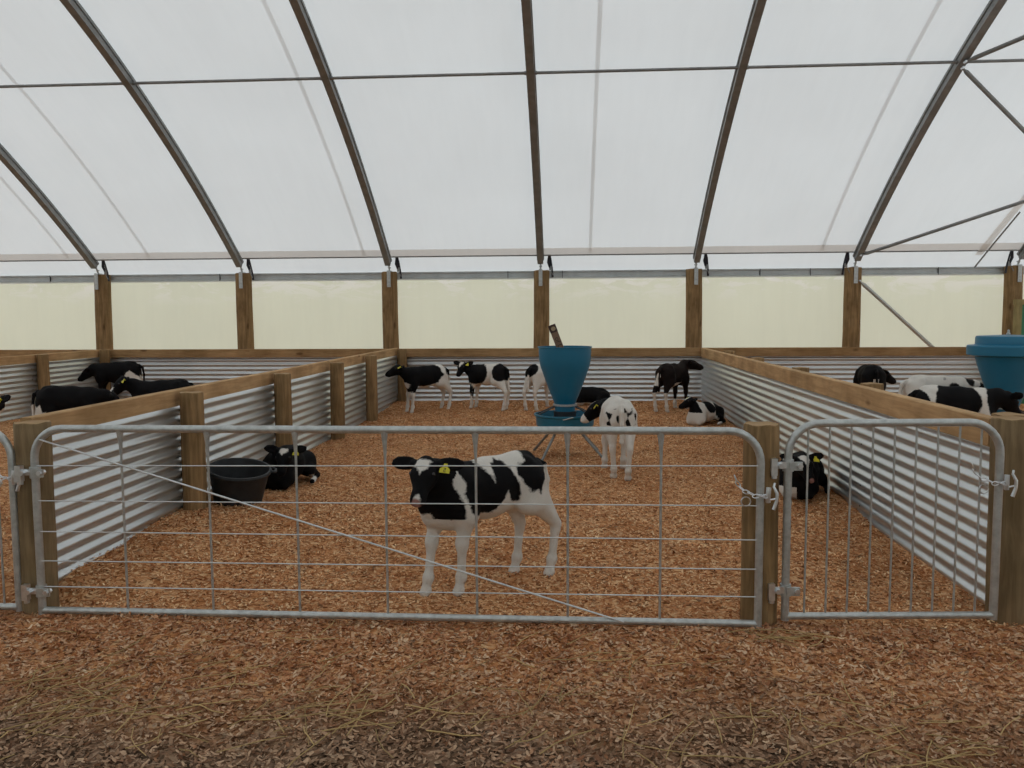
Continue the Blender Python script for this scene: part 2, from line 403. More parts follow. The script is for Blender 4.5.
# welded seams (second layer of cloth) as strips lying just under the roof sheet
for sx, sl in ((-8.36, 0), (-6.96, 0), (-3.335, 0), (.347, 0), (3.975, 0)):
    mb = MB(); P = off_prof(OFF-.012, YB-.30, YF+1, 60)
    for y, z in P: mb.v += [(sx-.026, y, z), (sx+.026, y, z)]
    mb.f = [(2*i, 2*i+1, 2*i+3, 2*i+2) for i in range(len(P)-1)]; mb.mi = [0]*len(mb.f)
    o = mb.build('trim_1', M['seam']); tag(o, kind='structure')
# hem pocket along the lower edge, pipe inside
hp = off_prof(OFF-.02, YB-.27, YB-.41, 6)
sheet_yz('trim_2', hp, X_WEST, X_END-.3, M['hem'], 2)
mb = MB(); mb.tube([(X_WEST, hp[0][0], hp[0][1]), (X_END-.3, hp[0][0], hp[0][1])], .012, 8)
tag(mb.build('hem_pipe', M['zinc_dark']), 'thin grey pipe in the lower hem of the white roof fabric above the back wall', 'pipe')
# sloping gusset of cloth beside the last hoop
mb = MB(); a_ = Vector((6.44, YB-.17, roof_z(YB-.17)+.03)); b_ = Vector((6.86, YB-1.75, roof_z(YB-1.75)+.05))
P = []
for i in range(13):
    t = i/12; y = YB-.17-1.9*t; x = 6.42+.22*t; P.append((x, y, roof_z(y)+.055))
for x, y, z in P: mb.v += [(x-.06, y, z), (x+.05, y, z)]
mb.f = [(2*i, 2*i+1, 2*i+3, 2*i+2) for i in range(12)]; mb.mi = [0]*12
tag(mb.build('trim_3', M['hem']), kind='structure')
mb = MB(); mb.tube([(6.43, YB-.02, 2.22), (6.50, YB-.45, roof_z(YB-.45)-.0), (6.58, YB-1.0, roof_z(YB-1.0)+.02)], .012, 8)
tag(mb.build('tension_pole', M['zinc_dark']), 'thin grey pole rising from the steel wall rail beside the far right roof hoop', 'pole')

# curtain behind the poles
YC = YB+.14
cp = [(YC, z) for z in np.linspace(.9, 2.16, 8)]
sheet_yz('wall_back', cp, X_WEST, X_END+.02, M['curtain'], 40)
# near side wall and gable ends (behind and beside the camera)
cp = [(YF-.12, z) for z in np.linspace(0, 2.3, 4)]
sheet_yz('wall_front', cp, X_WEST, X_END, M['curtain'], 10)
def gable(name, x):
    mb = MB(); n = 60; yy = np.linspace(YB+.05, YF-.05, n)
    for y in yy: mb.v += [(x, y, 0), (x, y, max(2.3, min(roof_z(min(max(y, YF), YB)), 9))+.06)]
    mb.f = [(2*i, 2*i+1, 2*i+3, 2*i+2) for i in range(n-1)]; mb.mi = [0]*(n-1)
    tag(mb.build(name, M['roof']), kind='structure')
gable('wall_right', X_END+.02); gable('wall_left', X_WEST-.02)

# ------------------------------------------------------------------ roof steel
def hoop_mesh(k):
    """C-section arched truss: web with flange lips"""
    mb = MB(); P = [(y, roof_z(y)) for y in np.linspace(YB-.20, YF+.20, 80)]
    n = len(P); wdt, dep = .046, .060
    secs = []
    for i, (y, z) in enumerate(P):
        s_ = -(A1 + 2*A2*(YB-y)); L_ = math.hypot(1, s_); ny, nz = -s_/L_, 1/L_
        def pt(x, d): return (x, y + ny*d, z + nz*d)
        secs.append([pt(-wdt, -dep), pt(wdt, -dep), pt(wdt, dep*.35), pt(wdt*1.25, dep*.35), pt(wdt*1.25, dep), pt(-wdt*1.25, dep), pt(-wdt*1.25, dep*.35), pt(-wdt, dep*.35)])
    for s_ in secs: mb.v += s_
    for i in range(n-1):
        for j in range(8):
            j2 = (j+1) % 8; mb.f.append((i*8+j, i*8+j2, (i+1)*8+j2, (i+1)*8+j)); mb.mi.append(0)
    mb.f += [tuple(range(7, -1, -1)), tuple(range((n-1)*8, n*8))]; mb.mi += [0, 0]
    return mb
names = ['beyond the left edge of the picture', 'leaving the picture at its left edge', 'on the second visible wall pole from the left', 'above the corner of left partition and back wall',
         'nearly vertical above the blue feed hopper', 'above the dark calf in the back right corner', 'carrying the two upper diagonal tubes', 'at the right gable end beside the green cloth']
def hoop(x, lab):
    e = empty('roof_hoop', (x, YB, 2.2), 0, 'brown grey steel roof arch '+lab, 'roof arch', 'steel roof arches')
    o = hoop_mesh(0).build('arch_rail', M['zinc_dark'], e); o.data.transform(Matrix.Translation((0, -YB, -2.2)))
    mb = MB(); mb.tube([(0, -.10, .04), (0, -.17, .15), (0, -.21, .19)], .014, 8); mb.box((-.03, -.185, -.22), (.03, -.175, .04)); mb.box((-.03, -.185, .04), (.03, -.03, .052))
    mb.tube([(-.025, -.12, .10), (.025, -.12, .10)], .010, 6)
    for zz in (-.18, -.10, -.02): mb.tube([(0, -.193, zz), (0, -.183, zz)], .011, 6)
    mb.build('foot_bracket', M['zinc'], e)
    return e
for i, x in enumerate(HX[1:]):
    hoop(x, names[i])

def ratchet(x, lab):
    e = empty('ratchet_strap', (x+.10, YB-.10, 2.1), 0, lab, 'strap', 'black straps tying down the roof fabric')
    s_ = 1 if x < 3 else -1
    ox = .05 if s_ > 0 else -.25
    mb = MB(); mb.tube([(ox-.01*s_, -.10, .42), (ox+.015*s_, -.08, .30), (ox+.035*s_, -.05, .16), (ox+.045*s_, -.03, .02)], [.014, .016, .015, .018], 6)
    mb.tube([(ox-.015*s_, -.10, .36), (ox-.02*s_, -.08, .26), (ox+.01*s_, -.05, .14)], [.014, .026, .014], 6)
    mb.build('webbing', M['black'], e)
    mb = MB(); mb.box((ox+.01*s_-.02, -.075, .13), (ox+.01*s_+.025, -.05, .20)); mb.tube([(ox+.02, -.075, .12), (ox+.055, -.075, .05)], .007, 6)
    mb.build('buckle', M['zinc_dark'], e)
    return e
rl = {1: 'black ratchet strap on the leftmost visible wall pole', 2: 'black ratchet strap on the second visible wall pole from the left', 3: 'black ratchet strap above the corner of the left partition',
      4: 'black ratchet strap right of the pole behind the blue feed hopper', 5: 'black ratchet strap above the dark calf in the back right corner', 6: 'black ratchet strap on the left of the pole with the diagonal brace', 7: 'black ratchet strap on the left of the rightmost wall pole'}
for k, lab in rl.items(): ratchet(HX[k+1], lab)

# purlins
def purlin(y, r, lab, x1=X_END-.2):
    z = roof_z(y)-.01; mb = MB(); mb.tube([(X_WEST, y, z), (x1, y, z)], r, 10)
    mb.mat = 0
    for x in HX[1:]: mb.tube([(x-.075, y, z), (x+.075, y, z)], r+.006, 10)
    tag(mb.build('roof_purlin', M['zinc_dark']), lab, 'roof pipe', 'long pipes under the roof')
purlin(10.20, .018, 'long grey steel pipe crossing under all the roof arches')
purlin(YR, .021, 'ridge pipe under the top of the white roof')
purlin(2*YR-10.20, .021, 'long pipe under the near slope of the roof')
# diagonal braces
def brace(a, b, r, lab):
    a, b = Vector(a), Vector(b); e = empty('brace_tube', a, 0, lab, 'brace')
    d = b-a; mb = MB(); L = d.length; u = d/L
    mb.tube([u*.0, u*.05, u*.10, u*(L-.1), u*(L-.05), u*L], [.012, .014, r, r, .014, .012], 10)
    mb.build('tube', M['zinc'] if r > .03 else M['zinc_dark'], e)
    for q in (u*0, u*L): MB().tube([q+Vector((0, .02, 0)), q+Vector((0, -.035, 0))], .014, 6).build('bolt', M['zinc_bright'], e)
XH6, XH7 = HX[7], HX[8]
Y2 = YB-1.62
brace((XH6, YB-.35, roof_z(YB-.35)-.08), (XH7, Y2, roof_z(Y2)-.07), .026, 'grey diagonal tube rising right from the foot of the arch by the braced pole')
brace((XH6, 10.16, roof_z(10.16)-.11), (XH7, Y2+.05, roof_z(Y2+.05)-.07), .026, 'grey diagonal tube dropping right from the crossing of arch and long roof pipe')
brace((XH6, 10.10, roof_z(10.10)-.09), (XH7, 8.2, roof_z(8.2)-.07), .026, 'short grey tube rising right from the crossing of arch and long roof pipe')
brace((XH6+.06, YB-.17, 2.02), (XH7-.62, YB+.02, .42), .031, 'grey diagonal brace tube dropping right from the wall pole across the cream curtain')

# wall poles, steel rail
plabs = {0: 'round timber wall pole beyond the left edge of the picture', 1: 'leftmost round timber wall pole in view, left of the black calves', 2: 'round timber wall pole above the left pen, second visible from the left',
         3: 'round timber wall pole at the corner of left partition and back wall', 4: 'round timber wall pole right behind the blue feed hopper', 5: 'round timber wall pole above the dark calf in the back right corner',
         6: 'round timber wall pole with a diagonal brace tube bolted to its top', 7: 'rightmost round timber wall pole, beside the pale timber frame'}
def rough_pole(mb, c, r, z0, z1, n=20, seg=10, seed=0, flat=None, top_mat=1):
    rr = np.random.default_rng(seed); ph = rr.uniform(0, 6, 4); lean = rr.normal(0, .004, 2)
    rings = []
    for i in range(seg+1):
        t = i/seg; z = z0+(z1-z0)*t
        if i == seg: z = z1-.008
        ring = []
        for j in range(n):
            a = 2*PI*j/n; q = r*(1+.02*math.sin(2*a+ph[0])+.015*math.sin(3*a+ph[1]+t*2)+.012*math.sin(5*t*PI+ph[2]+a))*(1.03-.05*t)
            x = q*math.cos(a); y = q*math.sin(a)
            if flat is not None and y < -flat: y = -flat
            ring.append((c[0]+x+lean[0]*t*3, c[1]+y+lean[1]*t*3, z))
        rings.append(ring)
    top = [(c[0]+(p[0]-c[0])*.95, c[1]+(p[1]-c[1])*.95, z1+.003*math.sin(5*j)) for j, p in enumerate(rings[-1])]
    rings.append(top); vs_ = [p for rg in rings for p in rg]; fs = []
    for i in range(len(rings)-1):
        for j in range(n):
            j2 = (j+1) % n; fs.append((i*n+j, i*n+j2, (i+1)*n+j2, (i+1)*n+j))
    mb.mat = 0; mb.add(vs_, fs + [tuple(range(n-1, -1, -1))])
    mb.mat = top_mat; mb.add(top, [tuple(range(n))]); mb.mat = 0
for k in range(1, 9):
    if k > 8: continue
    x = HX[k]; mb = MB(); rough_pole(mb, (0, 0), .132, -.3, 2.235 if True else 0, seed=k, flat=.115)
    o = mb.build('wall_pole', [M['pole'], M['pole_top']]); o.location = (x, YB-.04, 0)
    tag(o, plabs[k-1], 'pole', 'round timber poles along the back wall')
mb = MB(); z0, z1 = 2.115, 2.235
prof = [(YB+.09, z0), (YB+.03, z0), (YB+.03, z0+.02), (YB+.05, z0+.028), (YB+.05, z1-.028), (YB+.03, z1-.02), (YB+.03, z1), (YB+.09, z1)]
for x in (X_WEST, X_END-.01): mb.v += [(x, y, z) for y, z in prof]
for j in range(8): mb.f.append((j, (j+1) % 8, 8+(j+1) % 8, 8+j)); mb.mi.append(0)
e = empty('wall_girt', (0, 0, 0), 0, 'long galvanised steel channel along the top of the cream curtain', 'steel rail')
mb.build('channel', plain('girt_steel', (.50, .535, .54), .5, .25, .1, 6), e)
for x in (-8.9, -5.9, -1.0, -.1, 3.1, 3.9, 5.9): MB().box((x-.004, YB+.026, z0), (x+.004, YB+.05, z1)).build('joint', M['screw'], e)

# ------------------------------------------------------------------ corrugated iron and rails
HR = .966
def iron(name, a, b, z0, z1, parent, amp=.0115, pitch=.076, jag=True, nrm_side=1, screws=True):
    """sheet from a to b (xy) with horizontal corrugations"""
    a, b = Vector((*a, 0)), Vector((*b, 0)); d = (b-a).normalized(); nn = Vector((-d.y, d.x, 0))
    k = int((z1-z0)/pitch*12); mb = MB(); L = (b-a).length; th = .0012
    nl = max(1, int(L/.6)); front, back = [], []
    for side in (0, 1):
        for i in range(nl+1):
            p = a + d*(L*i/nl)
            for j in range(k+1):
                z = z0+(z1-z0)*j/k; o_ = amp*math.sin(2*PI*(z-z0)/pitch) + (th if side else -th)
                q = p + nn*o_; mb.v.append((q.x, q.y, z))
    K = k+1; off = (nl+1)*K
    for i in range(nl):
        for j in range(k):
            mb.f.append((i*K+j, (i+1)*K+j, (i+1)*K+j+1, i*K+j+1)); mb.f.append((off+i*K+j, off+i*K+j+1, off+(i+1)*K+j+1, off+(i+1)*K+j))
    for j in range(k):
        mb.f.append((j, j+1, off+j+1, off+j)); mb.f.append((nl*K+j, off+nl*K+j, off+nl*K+j+1, nl*K+j+1))
    mb.mi = [0]*len(mb.f)
    if screws:
        mb.mat = 1; rr = random.Random(int(abs(a.x*100)+abs(a.y*10)))
        s_ = .04
        while s_ < L:
            for q in (1, 3, 5, 7, 9):
                z = z0+pitch*(q+.25)
                if z < z1-.02:
                    p = a+d*s_
                    for sg in (1, -1): mb.tube([(p.x+nn.x*(.0115)*sg, p.y+nn.y*.0115*sg, z if sg > 0 else z+.038), (p.x+nn.x*.016*sg, p.y+nn.y*.016*sg, z if sg > 0 else z+.038)], .006, 6)
            s_ += 1.85
        mb.mat = 0
    return mb.build(name, [M['iron'], M['screw']], parent, angle=60)
def pole_part(name, parent, c, r, z0, z1, seed, mat='pole'):
    mb = MB(); rough_pole(mb, c, r, z0, z1, 18, 8, seed); return mb.build(name, [M[mat], M['pole_top']], parent)

# back fence of the pens
e = empty('back_fence', (0, 0, 0), 0, 'long back fence of corrugated iron under a flat timber rail below the cream curtain', 'fence')
YI = YB-.185
iron('iron_sheet', (-16, YI), (6.9, YI), .04, HR-.125, e, screws=False)
mb = MB(); mb.box((-16, YB-.235, HR-.135), (6.95, YB-.165, HR-.0), .006); mb.build('top_rail', M['wood_x'], e)
for x, z in ((-.1+.42, .55), (.5, .62), (-4.9, .4), (5.0, .7), (-1.2, .3)): MB().tube([(x, YI-.010, z), (x, YI-.016, z)], .008, 6).build('screw', M['screw'], e)

# left partition
XRL = -2.866
e = empty('partition_fence', (XRL, 0, 0), 0, 'left partition of corrugated iron with pale timber rail running back from the left gate post', 'fence', 'pen partitions')
def P_(o): o.location = (-o.parent.location.x, -o.parent.location.y, 0); return o
P_(iron('iron_sheet', (-2.795, 4.12), (-2.795, YI-.02), .02, HR-.10, e))
mb = MB(); mb.box((-2.872, 4.12, HR-.12), (-2.808, YB-.24, HR+.015), .006); P_(mb.build('top_rail', M['wood_y'], e))
for i, y in enumerate((5.74, 7.65, 9.46, 11.18, 13.32)):
    P_(pole_part('post', e, (-2.705, y), .082, -.2, HR+.0, 20+i))
# right partition
e = empty('partition_fence', (2.2, 0, 0), 0, 'right partition of corrugated iron with a broad pale timber rail behind the small barred gate', 'fence', 'pen partitions')
P_(iron('iron_sheet', (2.145, 4.235), (2.145, YI-.02), .0, HR-.13, e))
mb = MB(); mb.box((2.125, 4.31, HR-.145), (2.200, YB-.24, HR), .006); P_(mb.build('top_rail', M['wood_y'], e))
for i, y in enumerate((4.42, 6.33, 8.25, 10.1, 12.0)):
    P_(pole_part('post', e, (2.287, y), .085, -.2, HR+.012, 40+i))
# far left partition
e = empty('partition_fence', (-7.8, 0, 0), 0, 'far left partition of corrugated iron behind the black calves of the left pen', 'fence', 'pen partitions')
P_(iron('iron_sheet', (-7.87, 6.0), (-7.87, YI-.02), .02, HR-.12, e))
mb = MB(); mb.box((-7.93, 6.0, HR-.14), (-7.87, YB-.24, HR), .006); P_(mb.build('top_rail', M['wood_y'], e))
for i, y in enumerate((7.9, 9.8, 11.75, 13.35)): P_(pole_part('post', e, (-7.78, y), .085, -.2, HR, 60+i))

# gate posts
def gate_post(x, y, r, h, lab, seed, mat='pole_dark'):
    mb = MB(); rough_pole(mb, (0, 0), r, -.3, h, 24, 10, seed); o = mb.build('gate_post', [M[mat], M['pole_top']])
    o.location = (x, y, 0); tag(o, lab, 'post', 'round timber gate posts')
gate_post(-2.752, 4.02, .088, .972, 'short round timber gate post left of the long wire gate', 81)
gate_post(.935, 4.03, .087, .975, 'short round timber gate post between the long wire gate and the small barred gate', 82, 'pole')
gate_post(2.185, 4.17, .092, .985, 'thick weathered gate post at the right end of the small barred gate', 83)

# ------------------------------------------------------------------ gates
def frame_tube(w_, z0, z1, R, r, z_top_ext=0):
    """tube loop: bottom-left up, round top corners, down to bottom-right"""
    pts = [(0, 0, z0-.02)] + [(0, 0, z0+(z1-R-z0)*t) for t in (.33, .66)] + arc_pts((R, 0, z1-R), R, PI, PI/2, 8) + arc_pts((w_-R, 0, z1-R), R, PI/2, 0, 8) + [(w_, 0, z0+(z1-R-z0)*t) for t in (.66, .33)] + [(w_, 0, z0-.02)]
    mb = MB(); mb.tube(pts, r, 14); mb.tube([(0, 0, z0), (w_*.5, 0, z0), (w_, 0, z0)], r*.92, 12); return mb
def hinge(parent, x, z, side=-1, dx=.07):
    mb = MB(); mb.tube([(x, 0, z-.028), (x, 0, z+.028)], .026, 12)
    mb.box((x-.004+side*.0, -.032, z-.02), (x+side*-.055+.004, -.022, z+.02)) if side < 0 else mb.box((x-.055, -.032, z-.02), (x+.004, -.022, z+.02))
    h = mb.build('hinge', M['zinc'], parent)
    mb = MB(); mb.box((x-dx-.018, -.03, z-.045), (x-dx+.012, .0, z+.035)); mb.tube([(x-dx, -.015, z-.06), (x-dx, -.015, z+.01)], .014, 8)
    mb.box((x-dx, -.022, z-.012), (x, -.01, z+.018))
    for q in (-.045, .045): mb.tube([(x+q, -.045, z+.002), (x+q, .0, z+.002)], .013, 6)
    mb.build('hinge_bolt', M['zinc_bright'], h)
def latch(parent, x, z, flip=1):
    e = MB()
    def link(c, a, tilt):
        cs, sn = math.cos(a), math.sin(a); pts = []
        for i in range(12):
            t = 2*PI*i/12; u, v_ = .017*math.cos(t), .0085*math.sin(t)
            y_ = v_*math.sin(tilt); v2 = v_*math.cos(tilt)
            pts.append((c[0]+u*cs-v2*sn, c[1]+y_, c[2]+u*sn+v2*cs))
        e.tube(pts, .0028, 6, closed=True)
    path = [(-.115, .0, .075), (-.105, -.005, .05), (-.09, -.01, .03), (-.07, -.02, .015), (-.05, -.03, .01), (-.028, -.04, .0), (-.005, -.042, .003), (.016, -.04, .0)]
    for i, p in enumerate(path):
        q = path[min(i+1, len(path)-1)]; a = math.atan2(q[2]-p[2], q[0]-p[0]) if q != p else 0
        link((x+p[0]*flip, p[1], z+p[2]), a, .4 if i % 2 else 1.3)
    e.tube([(x-.07*flip+.022*math.cos(t), -.02, z-.03+.022*math.sin(t)) for t in np.linspace(0, 2*PI, 14)[:-1]], .0028, 6, closed=True)
    ch = e.build('latch_chain', M['zinc_bright'], parent)
    mb = MB(); mb.tube([(x+.03*flip, -.03, z-.03), (x+.028*flip, -.035, z+.0), (x+.032*flip, -.03, z+.04)], .012, 8)
    mb.tube([(x+.058*flip, -.035, z+.062), (x+.052*flip, -.04, z+.045), (x+.066*flip, -.045, z+.015), (x+.066*flip, -.045, z-.02), (x+.052*flip, -.045, z-.062)], [.005, .006, .008, .008, .009], 8)
    mb.tube([(x+.03*flip, -.035, z-.02), (x+.06*flip, -.042, z-.012)], .005, 6)
    mb.build('latch_hook', M['zinc_bright'], ch)

# long wire gate
GW = 3.555; g = empty('farm_gate', (-2.655, 3.90, 0), 0, 'long galvanised wire farm gate across the front of the middle pen', 'gate')
frame_tube(GW, .03, .955, .15, .0188).build('frame', M['zinc'], g)
for k in range(7):
    x = (-2.208 + .4405*k) + 2.655
    mb = MB(); mb.tube([(x, 0, .945), (x, 0, .93), (x+.001, 0, .88), (x+.002, 0, .82), (x+.002, 0, .02)], [.018, .016, .010, .0062, .0062], 8)
    mb.build('stay', M['zinc'], g)
for i, (z, zr) in enumerate(((.769, .792), (.592, .602), (.436, .438), (.286, .297), (.154, .163))):
    mb = MB(); mb.tube([(0, -.008, z), (GW*.5, -.010, (z+zr)/2), (GW, -.008, zr)], .0030, 6); mb.build('wire', M['wire'], g)
mb = MB(); mb.tube([(.03, -.014, .905), (1.45, -.015, .475), (2.92, -.014, .03)], .0048, 8); mb.build('diagonal_rod', M['wire'], g)
hinge(g, .0, .735); hinge(g, .0, .13)
latch(g, GW, .655)
# small barred gate
p0, p1 = Vector((1.04, 3.955, 0)), Vector((2.04, 4.02, 0)); d = p1-p0; W2 = d.length
g = empty('barred_gate', p0, math.atan2(d.y, d.x), 'small galvanised gate with upright bars on the right, in front of the right partition', 'gate')
frame_tube(W2, .05, .985, .15, .0188).build('frame', M['zinc'], g)
for k in range(9):
    x = W2*(.092 + .1022*k); mb = MB(); mb.tube([(x, 0, .05), (x, 0, .98)], .0052, 8); mb.build('bar', M['zinc'], g)
hinge(g, 0, .785, dx=.07); hinge(g, 0, .18, dx=.07)
latch(g, W2-.012, .70)
# left gate
g = empty('barred_gate', (-3.835, 3.95, 0), 0, 'galvanised gate at the left edge, only its rounded right end in view', 'gate')
frame_tube(1.025, .025, .945, .15, .0188).build('frame', M['zinc'], g)
for k in range(9):
    x = 1.025*(.092 + .1036*k); mb = MB(); mb.tube([(x, 0, .03), (x, 0, .94)], .0052, 8); mb.build('bar', M['zinc'], g)
latch(g, 1.025, .70)
# gate at right edge, mostly outside
g = empty('barred_gate', (2.045, 3.71, 0), math.radians(-6), 'grey steel gate foot poking in at the right edge of the picture near the floor', 'gate')
frame_tube(1.0, .035, .95, .15, .0188).build('frame', M['zinc'], g)
for k in range(9):
    x = 1.0*(.092 + .1036*k); mb = MB(); mb.tube([(x, 0, .04), (x, 0, .94)], .0052, 8); mb.build('bar', M['zinc'], g)

# ------------------------------------------------------------------ feeders
def feeder(loc, lab, lid=False, s=1.0, dz=0):
    e = empty('feed_hopper', loc, 0, lab, 'calf feeder', 'blue calf feeders'); z0 = dz-loc[2]
    T = 1.185
    prof = [(.098, .585), (.108, .60), (.112, .615), (.125, .65), (.165, .75), (.215, .885), (.250, .99), (.262, 1.05), (.266, T-.015), (.276, T-.010), (.276, T), (.262, T), (.255, 1.05), (.240, .99), (.205, .885), (.155, .75), (.115, .66), (.09, .60)]
    if lid: prof = [(.098, .585), (.112, .60), (.125, .63), (.20, .85), (.262, 1.05), (.285, T-.02), (.285, T), (.27, T), (.25, 1.05), (.115, .66), (.09, .60)]
    MB().lathe([(r*s, z+z0) for r, z in prof], n=48).build('hopper', M['blue'], e)
    MB().lathe([(.118*s, .583+z0), (.122*s, .583+z0), (.122*s, .600+z0), (.112*s, .603+z0)], n=40).build('clamp_band', M['zinc'], e)
    MB().lathe([(.104*s, .525+z0), (.104*s, .586+z0), (.09*s, .59+z0)], n=40).build('neck', M['blue'], e)
    MB().lathe([(.112*s, .425+z0), (.116*s, .525+z0), (.10*s, .53+z0)], n=40).build('outlet_ring', M['rubber'], e)
    tr = [(.02, .37), (.22, .375), (.292, .385), (.300, .475), (.318, .487), (.318, .502), (.300, .502), (.284, .405), (.20, .40), (.02, .395)]
    t = MB().lathe([(r*s, z+z0) for r, z in tr], n=56).build('tray', M['blue_rim'], e)
    for a in (math.radians(20), math.radians(160), math.radians(200), math.radians(-20)):
        ca, sa = math.cos(a), math.sin(a); mb = MB(); mb.tube([(.112*ca*s, .112*sa*s, .575+z0), (.295*ca*s, .295*sa*s, .49+z0)], .0075, 6); mb.build('strut', M['screw'], e)
    for a in (math.radians(-35), math.radians(-119), math.radians(133), math.radians(45)):
        ca, sa = math.cos(a), math.sin(a); mb = MB()
        rf = .50
        bx_, by_ = loc[0]+rf*ca, loc[1]+rf*sa; zb = gz(bx_, by_)-loc[2]-.01
        mb.tube([(.14*ca, .14*sa, .375+z0), (.22*ca, .22*sa, .30+z0), (rf*ca, rf*sa, zb)], .0135, 8); mb.build('leg', M['zinc_dark'], e)
    mb = MB()
    a = -PI/2+.1; mb.tube([(.318*s*math.cos(a+t), .318*s*math.sin(a+t)-.006, .485+z0+.012*math.sin(8*t)) for t in np.linspace(-.16, .16, 7)], .006, 6); mb.build('clip', M['zinc'], e)
    if lid:
        l = [(.255, T-.075), (.345, T-.055), (.350, T-.05), (.350, T+.035), (.342, T+.045), (.285, T+.05), (.280, T+.055), (.278, T+.125), (.268, T+.14), (.05, T+.152), (.001, T+.153)]
        ld = MB().lathe([(r*s, z+z0) for r, z in l], n=56).build('lid', M['blue'], e)
        MB().lathe([(.018, T+.15+z0), (.020, T+.165+z0), (.010, T+.175+z0), (.011, T+.20+z0), (.001, T+.205+z0)], n=14).build('lid_knob', M['zinc'], ld)
    return e
fx, fy = -.036, 8.40
feeder((fx, fy, .085), 'open blue feed hopper over a round tray in the middle of the pen')
feeder((4.47, 8.75, .025), 'lidded blue feed hopper in the right pen at the right edge', lid=True, s=1.06, dz=-.06)
# printed box-like stick standing in the hopper
e = empty('printed_carton', (fx-.02, fy, 1.10), 0, 'narrow brown printed carton sticking up out of the open blue hopper', 'carton')
R_ = Matrix.Rotation(math.radians(-21), 4, 'Y') @ Matrix.Rotation(math.radians(12), 4, 'Z')
mb = MB(); mb.box((-.034, -.02, -.12), (.034, .02, .32), .003); o = mb.build('carton', [plain('brown_card', (.20, .115, .07), .8)], e, smooth=False); o.data.transform(R_)
mb = MB(); mb.box((-.036, -.023, .245), (.036, .023, .325), .003); o = mb.build('printed_end', [plain('dark_card_print', (.045, .022, .016), .7)], e, smooth=False); o.data.transform(R_)
mb = MB(); mb.lathe([(.024, 0), (.024, .0015), (.001, .0015)], n=20); o = mb.build('printed_disc', plain('disc_print', (.30, .22, .13), .8), e); o.data.transform(R_ @ Matrix.Translation((0, -.0235, .283)) @ Matrix.Rotation(PI/2, 4, 'X') @ Matrix.Diagonal((1, .9, 1, 1)))
text_mesh('of Lif', .070, 'lettering', M['ink'], e, R_ @ Matrix.Translation((0, -.0212, .12)) @ Matrix.Rotation(PI/2, 4, 'X') @ Matrix.Rotation(-PI/2, 4, 'Z'))

# rubber tub
tx, ty = -2.51, 6.03; tz = gz(tx, ty)-.04
e = empty('rubber_tub', (tx, ty, tz), 0, 'black rubber feed tub on the shavings beside the left partition', 'tub')
prof = [(.02, .0), (.175, .0), (.19, .012), (.215, .15), (.240, .285), (.255, .29), (.262, .302), (.255, .318), (.240, .318), (.228, .29), (.20, .14), (.178, .03), (.02, .025)]
o = MB().lathe([(a*.90, b*.94) for a, b in prof], n=56).build('tub_body', M['rubber'], e); e.rotation_euler = (math.radians(8), math.radians(8), 0)
for a in (math.radians(200), math.radians(20)):
    ca, sa = math.cos(a), math.sin(a); mb = MB()
    mb.tube([(.225*ca-.05*sa, .225*sa+.05*ca, .295), (.262*ca-.03*sa, .262*sa+.03*ca, .285), (.262*ca+.03*sa, .262*sa-.03*ca, .285), (.225*ca+.05*sa, .225*sa-.05*ca, .295)], .010, 8); mb.build('handle', M['rubber'], e)

# pale timber frame with green cloth at right end
e = empty('doorway_frame', (6.77, 13.05, 0), 0, 'pale timber frame filled with green cloth at the far right gable', 'frame')
mb = MB(); mb.box((-.02, -.05, 0), (.06, .05, 1.62), .004); mb.build('upright', M['greentimber'], e)
mb = MB(); mb.box((-.03, -.05, 1.62), (.5, .05, 1.70), .004); mb.build('head_rail', M['greentimber'], e)
mb = MB(); mb.box((.06, -.008, 0.02), (.5, .008, 1.62)); mb.build('cloth_panel', M['green'], e)

